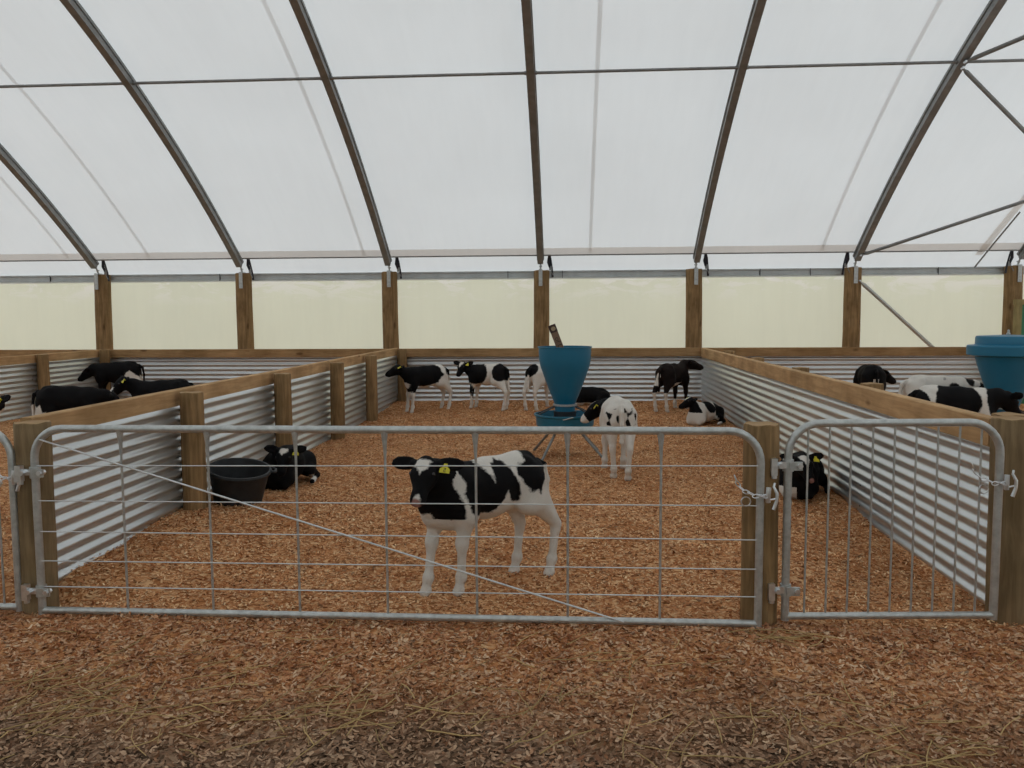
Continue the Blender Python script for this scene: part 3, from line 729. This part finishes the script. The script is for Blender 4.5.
# ------------------------------------------------------------------ calves
def smin(a, b, k):
    h = np.clip(.5+.5*(b-a)/k, 0, 1); return b*(1-h)+a*h - k*h*(1-h)
class Sdf:
    def __init__(s): s.p = []
    def cap(s, a, b, ra, rb=None, k=.03, fy=1.0): s.p.append(('c', np.array(a, float), np.array(b, float), ra, ra if rb is None else rb, k, fy)); return s
    def ell(s, c, r, R=None, k=.025, sub=False): s.p.append(('e', np.array(c, float), np.array(r, float), np.eye(3) if R is None else R, sub, k)); return s
    def bounds(s):
        lo, hi = np.full(3, 9.), np.full(3, -9.)
        for p in s.p:
            if p[0] == 'c': m_ = max(p[3], p[4]); a = np.minimum(p[1], p[2])-m_; b = np.maximum(p[1], p[2])+m_
            else:
                if p[4]: continue
                m_ = p[2].max(); a = p[1]-m_; b = p[1]+m_
            lo = np.minimum(lo, a); hi = np.maximum(hi, b)
        return lo-.05, hi+.05
    def field(s, h):
        lo, hi = s.bounds(); lo[2] = -.06 if lo[2] > -.06 else lo[2]
        n = np.ceil((hi-lo)/h).astype(int)+1; F = np.full(n, 1.0, np.float32)
        ax = [lo[i]+h*np.arange(n[i]) for i in range(3)]
        for p in s.p:
            if p[0] == 'c': m_ = max(p[3], p[4])+.09; a = np.minimum(p[1], p[2])-m_; b = np.maximum(p[1], p[2])+m_
            else: m_ = p[2].max()+.09; a = p[1]-m_; b = p[1]+m_
            i0 = np.maximum(((a-lo)/h).astype(int), 0); i1 = np.minimum(((b-lo)/h).astype(int)+2, n)
            if (i1 <= i0).any(): continue
            sl = tuple(slice(i0[i], i1[i]) for i in range(3))
            X, Y, Z = np.meshgrid(ax[0][sl[0]], ax[1][sl[1]], ax[2][sl[2]], indexing='ij')
            if p[0] == 'c':
                A, B, ra, rb, k, fy = p[1:]
                ba = B-A; ba2 = ba.copy(); ba2[1] *= fy; den = (ba2**2).sum()+1e-9
                px, py, pz = X-A[0], (Y-A[1])*fy, Z-A[2]
                t = np.clip((px*ba2[0]+py*ba2[1]+pz*ba2[2])/den, 0, 1)
                d_ = np.sqrt((px-ba2[0]*t)**2+(py-ba2[1]*t)**2+(pz-ba2[2]*t)**2) - (ra+(rb-ra)*t)
                F[sl] = smin(F[sl], d_, k)
            else:
                C, r, R, sub, k = p[1:]
                q = np.stack([X-C[0], Y-C[1], Z-C[2]], -1) @ R
                k0 = np.sqrt(((q/r)**2).sum(-1)); k1 = np.sqrt(((q/r**2)**2).sum(-1))+1e-6
                d_ = k0*(k0-1)/k1
                d_ = np.where(k0 < .15, -r.min(), d_)
                if sub: F[sl] = -smin(-F[sl], d_, k)
                else: F[sl] = smin(F[sl], d_, k)
        return F, lo
def surface_net(F, lo, h):
    S = F < 0; n = np.array(F.shape)-1
    acc = np.zeros((*n, 3), np.float32); cnt = np.zeros(tuple(n), np.float32)
    offs = [(i, j, k) for i in (0, 1) for j in (0, 1) for k in (0, 1)]
    def sub(A, o): return A[o[0]:o[0]+n[0], o[1]:o[1]+n[1], o[2]:o[2]+n[2]]
    for o in offs:
        for ax in range(3):
            if o[ax] == 1: continue
            o2 = list(o); o2[ax] = 1
            a, b = sub(F, o), sub(F, o2); mk = (a < 0) != (b < 0)
            t = np.where(mk, a/np.where(mk, a-b, 1), 0)
            cnt += mk
            for c in range(3):
                acc[..., c] += mk*(o[c] + (t if c == ax else 0))
    act = cnt > 0; idx = np.full(tuple(n), -1, np.int64); idx[act] = np.arange(act.sum())
    I = np.argwhere(act); V = (I + acc[act]/cnt[act][:, None])*h + lo
    faces = []
    for ax in range(3):
        o = [0, 0, 0]; o[ax] = 1
        a = F[:F.shape[0]-o[0], :F.shape[1]-o[1], :F.shape[2]-o[2]]; b = F[o[0]:, o[1]:, o[2]:]
        E_ = np.argwhere((a < 0) != (b < 0)); u, v_ = [(1, 2), (2, 0), (0, 1)][ax]
        ok = (E_[:, u] > 0) & (E_[:, v_] > 0) & (E_[:, u] < n[u]) & (E_[:, v_] < n[v_]) & (E_[:, ax] < n[ax]); E_ = E_[ok]
        du = np.zeros(3, int); du[u] = 1; dv = np.zeros(3, int); dv[v_] = 1
        c0 = idx[tuple((E_-du-dv).T)]; c1 = idx[tuple((E_-dv).T)]; c2 = idx[tuple(E_.T)]; c3 = idx[tuple((E_-du).T)]
        q = np.stack([c0, c1, c2, c3], 1); neg = F[tuple(E_.T)] < 0; q[~neg] = q[~neg][:, ::-1]
        faces.append(q)
    return V, np.concatenate(faces)

def pip(poly, x, z):
    """signed distance to a polygon in the side plane (positive inside)"""
    P = np.array(poly, float); n = len(P); ins = np.zeros(len(x), bool); dm = np.full(len(x), 9.)
    for i in range(n):
        a, b = P[i], P[(i+1) % n]
        c = ((a[1] > z) != (b[1] > z)) & (x < (b[0]-a[0])*(z-a[1])/(b[1]-a[1]+1e-12)+a[0]); ins ^= c
        ab = b-a; t = np.clip(((x-a[0])*ab[0]+(z-a[1])*ab[1])/(ab@ab+1e-12), 0, 1)
        dm = np.minimum(dm, np.hypot(x-a[0]-t*ab[0], z-a[1]-t*ab[1]))
    return np.where(ins, dm, -dm)
def unit(v): v = np.array(v, float); return v/np.linalg.norm(v)

EYE = None
def calf(loc, heading, label, coat, pose='stand', poll=(.42, .0, .74), face=(.6, 0, -.8), up_=None, legs=None, neck_mid=None,
         s=1.0, res=.013, tail=None, tag_ear=1, mat='coat', ear_droop=.0, tag_txt=None, coat_head=None, group='black and white calves', pink=True, name='calf', brisket=0):
    """heading in degrees; local x forward, y left. poll/face in local coordinates."""
    z = gz(loc[0], loc[1]) if len(loc) == 2 else loc[2]
    e = empty(name, (loc[0], loc[1], z), math.radians(heading), label, 'calf', group)
    e.scale = (s, s, s)
    S = Sdf()
    if brisket: S.cap((.30, 0, .52), (.370, -.030, .52), .105, .085, .05); S.cap((.28, -.02, .44), (.355, -.05, .43), .085, .062, .05); S.cap((.35, -.02, .58), (.41, .0, .66), .085, .075, .04)
    if pose == 'stand':
        L = dict(fl=(.27, .085), fr=(.29, -.085), hl=(-.36, .085), hr=(-.31, -.085))
        if legs: L.update(legs)
        # trunk
        S.cap((.22, 0, .560), (.02, 0, .552), .146, .156, .05, 1.22)
        S.cap((.02, 0, .552), (-.20, 0, .585), .156, .134, .05, 1.22)
        S.cap((-.18, 0, .60), (-.235, 0, .600), .128, .098, .05, 1.08)
        S.cap((.24, 0, .66), (.05, 0, .675), .042, .035, .05)
        S.cap((.05, 0, .68), (-.24, 0, .70), .032, .034, .05)
        S.ell((.28, 0, .475), (.085, .085, .11), None, .05)
        for sy in (1, -1):
            S.ell((-.19, sy*.075, .69), (.035, .028, .025), None, .04)
            S.ell((-.295, sy*.045, .645), (.03, .025, .028), None, .035)
            S.cap((.20, sy*.075, .60), (.245, sy*.085, .48), .062, .056, .05)
            # hind quarter
            fx_, fy_ = L['hl'] if sy > 0 else L['hr']
            kx = -.20+.35*(fx_+.33)
            S.cap((-.22, sy*.065, .58), (kx+.02, sy*.088, .455), .094, .074, .05)
            hk = (fx_-.022, sy*.5*.085+fy_*.5, .285)
            S.cap((kx-.04, sy*.086, .45), (hk[0]+.02, hk[1], hk[2]+.035), .066, .031, .05)
            S.cap((-.28, sy*.06, .53), (hk[0], hk[1], hk[2]+.03), .055, .020, .04)
            S.cap((hk[0]-.008, hk[1], hk[2]+.012), (hk[0], hk[1], hk[2]-.02), .028, .026, .02)
            ft = (fx_+.005, fy_, .092)
            S.cap(hk, ft, .0265, .023, .02); S.ell(ft, (.030, .029, .030), None, .02)
            S.cap(ft, (fx_+.022, fy_, .038), .0225, .026, .02); S.cap((fx_+.022, fy_-.011, .022), (fx_+.036, fy_-.010, .010), .024, .022, .012); S.cap((fx_+.022, fy_+.011, .022), (fx_+.036, fy_+.010, .010), .024, .022, .012)
            # fore leg
            fx_, fy_ = L['fl'] if sy > 0 else L['fr']
            sf = .55*(fx_-.27) if brisket else .2*(fx_-.27); el = (.235+sf, sy*.088, .44); kn = (.5*(el[0]+fx_)+.012, .35*el[1]+.65*fy_, .275)
            S.cap((.235+sf*.8, sy*.085, .50), el, .060, .050, .05); S.cap(el, (kn[0], kn[1], kn[2]+.02), .052, .032, .04)
            S.ell(kn, (.035, .035, .045), None, .025)
            ft = (fx_, fy_, .092); S.cap(kn, ft, .0265, .023, .02); S.ell(ft, (.030, .030, .030), None, .02)
            S.cap(ft, (fx_+.014, fy_, .038), .0225, .026, .02); S.cap((fx_+.014, fy_-.011, .022), (fx_+.028, fy_-.010, .010), .024, .022, .012); S.cap((fx_+.014, fy_+.011, .022), (fx_+.028, fy_+.010, .010), .024, .022, .012)
        sh = np.array((.25, 0, .605)); tl = tail or [(-.325, 0, .68), (-.375, 0, .64), (-.395, 0, .52), (-.39, .005, .40), (-.385, .005, .33)]
        S.cap((.06, 0, .42), (-.12, 0, .455), .025, .03, .05)
    else:
        # lying on folded legs
        S.cap((.20, 0, .215), (.0, 0, .20), .135, .155, .06, 1.0)
        S.cap((.0, 0, .20), (-.22, 0, .19), .155, .135, .06, 1.0)
        S.cap((.20, 0, .32), (-.20, 0, .31), .035, .035, .06)
        S.ell((.25, 0, .13), (.12, .15, .14), None, .05)
        for sy in (1, -1):
            S.cap((.22, sy*.09, .22), (.27, sy*.115, .11), .062, .045, .04)
            S.cap((.26, sy*.115, .10), (.32, sy*.10, .06), .052, .038, .04)
            S.cap((.32, sy*.10, .045), (.25, sy*.055, .028), .026, .022, .02)
            S.ell((-.22, sy*.13, .16), (.13, .075, .125), None, .05)
            S.cap((-.12, sy*.18, .12), (-.24, sy*.21, .05), .055, .030, .04)
            S.cap((-.24, sy*.21, .045), (-.06, sy*.235, .03), .024, .021, .02)
            S.cap((-.06, sy*.235, .03), (-.02, sy*.24, .025), .025, .024, .015)
        sh = np.array((.22, 0, .27)); tl = tail or [(-.33, 0, .24), (-.36, .03, .14), (-.36, .08, .06), (-.30, .12, .035)]
    for i in range(len(tl)-1): S.cap(tl[i], tl[i+1], .020-.0025*i if i < 3 else .017, .016 if i < len(tl)-2 else .022, .02)
    poll = np.array(poll, float); d_ = unit(face); uu = np.array((0, 0, 1.)) if up_ is None else unit(up_)
    sd = unit(np.cross(uu, d_)); uu = np.cross(d_, sd)       # left, up of the head
    H = lambda a, b, c: poll + d_*a + sd*b + uu*c
    nb = H(-.0, 0, -.045); nm = (sh*.45+nb*.55+np.array((0, 0, -.015))) if neck_mid is None else np.array(neck_mid)
    S.cap(sh+np.array((-.02, 0, -.02)), nm, .108, .078, .06, 1.12); S.cap(nm, nb, .078, .058, .05)
    Rh = np.stack([d_, sd, uu], 1)
    S.ell(H(.055, 0, -.012), (.082, .071, .066), Rh, .03)
    S.ell(H(.0, 0, .022), (.04, .040, .030), Rh, .03)
    S.cap(H(.06, 0, -.018), H(.165, 0, -.028), .056, .038, .03)
    S.ell(H(.125, 0, -.008), (.085, .026, .028), Rh, .03)
    S.ell(H(.205, 0, -.032), (.044, .043, .034), Rh, .025)
    S.cap(H(.05, .0, -.062), H(.19, 0, -.056), .036, .024, .025)
    for sy in (1, -1):
        S.ell(H(.072, sy*.052, .012), (.026, .017, .018), Rh, .012)
        S.ell(H(.236, sy*.020, -.018), (.011, .007, .009), Rh, .006, True)
        dr = ear_droop
        e1 = unit(sd*sy*1.0 - d_*.12 + uu*(.10-dr)); e3 = unit(uu*.85 + d_*.45); e3 = unit(e3 - e1*(e3@e1)); e2 = np.cross(e1, e3)
        Re = np.stack([e1, e2, e3], 1); c = H(-.005, sy*.05, .005)+e1*.078
        S.cap(H(.0, sy*.045, .006), H(.0, sy*.045, .006)+e1*.03, .020, .022, .015)
        S.ell(c, (.080, .040, .013), Re, .012)
        S.ell(c+e3*.014+e1*.008, (.050, .026, .010), Re, .006, True)
    F, lo = S.field(res); 
    V, Q = surface_net(F, lo, res)
    V[:, 2] = np.maximum(V[:, 2], -.012)
    me = np_mesh('body', V, Q)
    # coat
    x, y, zz = V[:, 0], V[:, 1], V[:, 2]
    hl = (V-poll)@Rh                      # head-frame coordinates
    onhead = (hl[:, 0] > -.045) & (np.abs(hl[:, 1]) < .21) & (np.linalg.norm(V-poll, axis=1) < .30) & (hl[:, 2] > -.10)
    if pose == 'stand': onhead &= (zz > .40) | (poll[2] < .5)
    c_ = coat(x, y, zz)
    ch = (coat_head or head_plain)(hl[:, 0], hl[:, 1], hl[:, 2])
    c_ = np.where(onhead, ch, c_)
    pk = np.zeros(len(V))
    if pink: pk = np.clip((hl[:, 0]-.222)/.02, 0, 1)*onhead*.0
    a = me.attributes.new('coat', 'FLOAT', 'POINT'); a.data.foreach_set('value', c_.astype(np.float32))
    if callable(pink): pk = pink(hl[:, 0], hl[:, 1], hl[:, 2])*onhead
    a = me.attributes.new('pink', 'FLOAT', 'POINT'); a.data.foreach_set('value', pk.astype(np.float32))
    me.materials.append(M[mat])
    o = bpy.data.objects.new('body', me); COL.objects.link(o); o.parent = e
    for sy in (1, -1):
        mb = MB(); mb.lathe([(.001, -.0125), (.009, -.009), (.0125, 0), (.009, .009), (.001, .0125)], n=14)
        q = mb.build('eye', M['eye'], e); q.location = tuple(H(.076, sy*.0605, .018))
    if tag_ear:
        for sy in ([tag_ear] if abs(tag_ear) == 1 else [1, -1]):
            e1 = unit(sd*sy - d_*.12 + uu*(.10-ear_droop)); pc = H(.0, sy*.05, .005)+e1*.062+uu*.014+d_*.034
            nrm = unit(uu*.75+d_*.25+sd*sy*.1); dn = unit(d_ - nrm*(d_@nrm)); rg = np.cross(dn, nrm)
            Mx = Matrix(((*[rg[0]], -dn[0], nrm[0], pc[0]), (rg[1], -dn[1], nrm[1], pc[1]), (rg[2], -dn[2], nrm[2], pc[2]), (0, 0, 0, 1)))
            mb = MB(); out = [(-.009, .026), (.009, .026), (.012, .008), (.027, -.004), (.027, -.026), (-.027, -.026), (-.027, -.004), (-.012, .008)]
            mb.add([(px, pz, -.0015) for px, pz in out]+[(px, pz, .0015) for px, pz in out], [tuple(range(7, -1, -1)), tuple(range(8, 16))]+[(i, (i+1) % 8, 8+(i+1) % 8, 8+i) for i in range(8)])
            mb.tube([(0, .018, -.02), (0, .018, .005)], .006, 8)
            t = mb.build('ear_tag', M['tag'], e, smooth=False); t.data.transform(Mx)
            if tag_txt:
                text_mesh(tag_txt, .034, 'tag_number', M['ink'], t, Mx @ Matrix.Translation((0, -.012, .002)))
    return e

# coat helpers: value > 0 is black; units roughly metres
def blobs(bl, base=-.2, y_mirror=True):
    def f(x, y, z):
        v = np.full(len(x), base)
        for b in bl:
            sg, c, r = b[0], b[1], b[2]
            yy = (y-c[1])/r[1] if c[1] is not None else 0
            d = (1-np.sqrt(((x-c[0])/r[0])**2+yy**2+((z-c[2])/r[2])**2))*min(r[0], r[2])
            v = np.maximum(v, d) if sg > 0 else np.minimum(v, -d)
        return v
    return f
def head_plain(a, b, c): return np.full(len(a), .2)
def head_star(w=.030, l=.05, a0=.03):
    def f(a, b, c):
        wd = np.where(a < a0+.012, w, w*(1-(a-a0-.012)/l))
        star = np.minimum(wd-np.abs(b), np.minimum(a-(a0-.028), .02)); star = np.where(c > .0, star, -.1)
        return np.maximum(-star, -.1)
    return f
def head_main(a, b, c):
    v = head_star(.040, .055, .034)(a, b, c)
    mz = .018-np.sqrt(((a-.215)/1.5)**2+(b-.004)**2+((c+.012)/1.2)**2)
    return np.minimum(v, -mz)
def pink_main(a, b, c): return np.clip((.030-np.sqrt((a-.245)**2+(b+.002)**2+((c+.022)*.8)**2))/.006, 0, 1)
def all_white_head(a, b, c): return np.full(len(a), -.2)
NOLEG = lambda z, t, v: np.where(z < t, -.2, v)

# -- main calf
PB = [(.30, .80), (.18, .80), (.05, .80), (.075, .745), (.14, .715), (.11, .69), (.08, .65), (.06, .61), (.06, .66), (.05, .705), (.01, .725), (-.04, .70), (-.07, .67), (-.09, .62), (-.115, .57), (-.12, .52), (-.11, .485), (-.07, .48), (-.04, .51), (-.02, .55), (0, .51), (.03, .48), (.05, .45), (.07, .435), (.17, .44), (.23, .465), (.265, .57), (.245, .62), (.285, .70)]
PC = [(-.22, .80), (-.30, .80), (-.45, .72), (-.45, .64), (-.30, .64), (-.275, .60), (-.26, .56), (-.235, .51), (-.22, .54), (-.17, .53), (-.13, .58), (-.10, .64), (-.11, .68), (-.16, .70), (-.175, .73)]
PA = [(.75, .90), (.75, .40), (.52, .43), (.47, .49), (.44, .455), (.41, .47), (.375, .405), (.345, .425), (.31, .385), (.28, .40), (.27, .42), (.26, .48), (.285, .55), (.315, .62), (.325, .70), (.325, .90)]
def coat_main(x, y, z):
    v = np.maximum(np.maximum(pip(PB, x, z), pip(PC, x, z)), pip(PA, x+.0, z))
    # chest front keeps white below
    v = np.where((z < .425), -.2, v)
    v = np.where((x < -.36) & (np.abs(y) < .05) & (z < .62), -.2, v)   # white tail
    return v
O_ = np.array([-.43, 4.53]); Hh = math.radians(-140)
def w2l(p, o=O_, hd=Hh):
    c, s_ = math.cos(hd), math.sin(hd); dx, dy = p[0]-o[0], p[1]-o[1]; return (dx*c+dy*s_, -dx*s_+dy*c, p[2])
def dirl(v, hd): return w2l((v[0], v[1], v[2]), (0, 0), math.radians(hd))
calf((-.43, 4.53, .0), -140, 'black and white calf standing close behind the long wire gate, looking at the camera', coat_main,
     poll=(.445, .045, .735), face=dirl((-.12, -.76, -.62), -140), brisket=1, legs=dict(fr=(.385, -.055), fl=(.235, .045), hr=(-.235, -.07), hl=(-.375, .085)), neck_mid=(.36, .01, .665),
     s=.988, res=.0085, tag_ear=1, tag_txt='5', coat_head=head_main, pink=pink_main, ear_droop=.22, tail=[(-.325, 0, .67), (-.375, .0, .64), (-.400, .0, .55), (-.395, .0, .46), (-.385, .0, .38)])

# -- others
def coat_B(x, y, z):
    v = blobs([(1, (.10, None, .60), (.34, 1, .19)), (1, (-.36, None, .64), (.07, 1, .10)), (-1, (-.25, None, .72), (.055, 1, .12)), (-1, (-.30, None, .42), (.16, 1, .17)), (1, (.25, .0, .45), (.07, .2, .2))])(x, y, z)
    v = np.maximum(v, np.where((x > .2) & (z > .48), .1, -.2)); return np.where(z < .31, -.2, v)
calf((-2.12, 12.2), 212, 'black calf with white hind legs stretching its head left into the back left corner', coat_B, s=.94, poll=(.46, 0, .71), face=(.88, 0, -.30), tag_ear=1)
def coat_C(x, y, z):
    v = blobs([(1, (.16, None, .58), (.22, 1, .17)), (1, (-.30, None, .62), (.14, 1, .15)), (-1, (.27, None, .74), (.05, 1, .07))])(x, y, z)
    v = np.maximum(v, np.where((x > .28) & (z > .45), .1, -.2)); v = np.maximum(v, blobs([(1, (.26, .08, .38), (.05, .06, .2))])(x, y, z)); return v
calf((-1.20, 12.3), 152, 'black and white calf by the back wall with its white star turned to the camera', coat_C, s=.93, poll=(.42, .10, .72), face=dirl((-.35, -.65, -.65), 152), coat_head=head_star(.035, .08), tag_ear=1)
def coat_D(x, y, z): return blobs([(1, (-.30, .03, .66), (.14, .14, .13)), (1, (.10, None, .50), (.10, 1, .12))])(x, y, z)
calf((-.40, 12.45), 58, 'mostly white calf with a black rump, half hidden behind the blue feed hopper', coat_D, s=.93, poll=(.44, 0, .72), face=(.8, 0, -.55))
def coat_black(x, y, z): return np.full(len(x), .2)
def coat_E(x, y, z): return np.where((z < .07), -.2, .2)
calf((.36, 12.75), 182, 'black calf lying by the back wall behind the feeder tray', coat_E, pose='lie', poll=(.33, .0, .36), face=(.8, .15, -.5), tag_ear=-1, s=.78)
# rear-view calf at feeder
def coat_F(x, y, z):
    n = np.sin(75*y+3)*np.sin(24*z+4.0)+.5*np.sin(60*z-30*y)
    v = np.where((x < -.27) & (z > .50) & (z < .66) & (np.abs(y) > .022), .035*n-.012, -.2)
    v = np.maximum(v, np.where((x > .31) & (z > .50), .1, -.2)); return v
def head_F(a, b, c):
    v = np.full(len(a), .2); bl = .016-np.abs(b-.0); v = np.where((c > 0) & (a > .0) & (a < .10), np.minimum(v, -bl), v)
    v = np.where(a > .175, -.1, v); return v
calf((.44, 7.40), 92, 'white calf seen from behind with its head turned left into the feeder tray', coat_F, poll=(.50, .14, .60), face=dirl((-.80, .06, -.58), 92),
     neck_mid=(.42, .07, .59), legs=dict(hl=(-.24, .055), hr=(-.35, -.065), fl=(.26, .10), fr=(.25, -.08)), tag_ear=1, coat_head=head_F, res=.010, ear_droop=.1,
     tail=[(-.36, 0, .68), (-.395, 0, .63), (-.405, 0, .52), (-.40, 0, .42), (-.395, 0, .36)], s=.95)
def coat_G(x, y, z):
    v = np.full(len(x), .2); v = np.where(z < .30, -.2, v); v = np.where((x < -.335) & (z < .60) & (z > .40) & (y > 0), -.2, v)
    v = np.where((x > .1) & (z < .34) & (z > .16), .2, v); v = np.where((x > -.2) & (x < .15) & (z < .44) & (z > .36), -.05, v); return v
calf((1.52, 12.2), 52, 'dark calf with white shins standing in the back right corner, head up', coat_G, s=.94, poll=(.42, -.05, .725), face=dirl((.95, .1, -.22), 52), mat='coat_brown', neck_mid=(.36, 0, .69), tag_ear=0, legs=dict(fl=(.22, .085), fr=(.27, -.085)))
def coat_H(x, y, z):
    v = blobs([(1, (-.22, None, .18), (.16, 1, .17)), (1, (.03, None, .30), (.12, 1, .10)), (-1, (-.30, .2, .14), (.05, .2, .10))])(x, y, z)
    return np.maximum(v, np.where((x > .28) & (z > .22), .1, -.2))
calf((1.80, 10.98), 228, 'small black and white calf lying against the right partition', coat_H, pose='lie', poll=(.32, -.06, .42), face=dirl((-.85, -.25, -.35), 228), s=.80, coat_head=head_star(.02, .1), tag_ear=-1)
def coat_I(x, y, z):
    v = np.full(len(x), .2); return np.where((x > .26) & (z < .12) & (y < 0), -.1, v)
calf((1.85, 6.68), -108, 'black calf with a white forehead lying behind the small barred gate', coat_I, pose='lie', s=.88, poll=(.38, .03, .365), face=dirl((.15, -.80, -.50), -108), neck_mid=(.32, .02, .29), coat_head=head_star(.040, .08, .03), res=.010, tag_ear=1, ear_droop=-.1,
     pink=lambda a, b, c: np.clip((.028-np.sqrt((a-.245)**2+(b)**2+(c+.02)**2))/.008, 0, 1))
calf((-2.41, 6.85), -92, 'black calf with a small white star lying behind the rubber tub', lambda x, y, z: np.where((x < -.02) & (x > -.13) & (z < .075) & (y > .17), -.1, .2), pose='lie', s=.90, poll=(.35, .13, .375), face=dirl((-.03, -.66, -.70), -92), neck_mid=(.29, .06, .31), coat_head=head_star(.034, .035, .03), res=.010, tag_ear=1, tag_txt='5')
# left pen
def coat_K(x, y, z):
    return -pip([(-.10, .47), (-.17, .56), (-.22, .60), (-.34, .50), (-.45, .30), (-.45, 0), (-.05, 0), (-.16, .38)], x, z)
calf((-7.08, 12.55), 190, 'black calf with a white hind leg, highest in the left pen by the back wall', coat_K, s=.97, poll=(.45, .0, .60), face=(.80, 0, -.55), neck_mid=(.38, 0, .62), tag_ear=0)
def coat_L(x, y, z): return -pip([(-.20, .46), (-.24, .44), (-.27, .53), (-.31, .50), (-.36, .54), (-.45, .5), (-.45, 0), (-.15, 0), (-.22, .38)], x, z)
calf((-5.46, 8.66), 14, 'black calf with a white thigh just behind the left partition, rump to the left', coat_L, s=.95, poll=(.46, 0, .60), face=(.5, .1, -.8), neck_mid=(.38, 0, .60), tag_ear=0)
def coat_M(x, y, z): return np.where(z < .3, -.1, .2)
calf((-4.72, 9.32), 186, 'long black calf with a yellow ear tag leaning over the left partition side', coat_M, s=.97, poll=(.44, .06, .735), face=dirl((-.55, -.5, -.6), 186), neck_mid=(.36, .02, .67), tag_ear=1, coat_head=lambda a, b, c: np.where((a > .14) & (c > -.03) & (np.abs(b) < .03), -.05, .2))
calf((-5.12, 6.55), -8, 'white faced calf cut off by the left edge of the picture', blobs([(1, (0, None, .6), (.2, 1, .2))]), poll=(.40, -.02, .73), face=dirl((-.3, -.75, -.55), -8), neck_mid=(.34, 0, .67), tag_ear=1,
     coat_head=lambda a, b, c: np.where((np.abs(b) > .045) | (a > .16), .2, -.1))
# right pen
calf((4.10, 11.55), 84, 'black calf seen from behind by the back wall of the right pen', lambda x, y, z: np.where((x < -.30) & (z < .56) & (np.abs(y) < .04) & (x > -.37), -.05, .2), poll=(.32, -.24, .60), face=dirl((.85, .1, -.45), 84), neck_mid=(.34, -.12, .60), tag_ear=0)
def coat_P(x, y, z):
    return blobs([(1, (.32, None, .69), (.05, 1, .06)), (1, (.12, None, .63), (.055, 1, .035)), (1, (-.33, .12, .62), (.02, .1, .05)), (1, (.05, None, .70), (.015, 1, .01))])(x, y, z)
calf((4.04, 9.34), 4, 'almost white calf behind the piebald one in the right pen', coat_P, poll=(.45, 0, .60), face=(.7, 0, -.6), neck_mid=(.38, 0, .60), s=1.04)
def coat_Q(x, y, z):
    v = blobs([(1, (.0, None, .60), (.20, 1, .20)), (1, (.46, None, .60), (.215, 1, .24)), (1, (-.33, None, .61), (.085, 1, .10))])(x, y, z); return np.where(z < .34, -.2, v)
calf((3.60, 7.98), -4, 'piebald calf with broad black patches reaching under the lidded blue hopper', coat_Q, s=1.02, poll=(.46, 0, .64), face=(.62, .2, -.7), neck_mid=(.38, 0, .63), tag_ear=0)
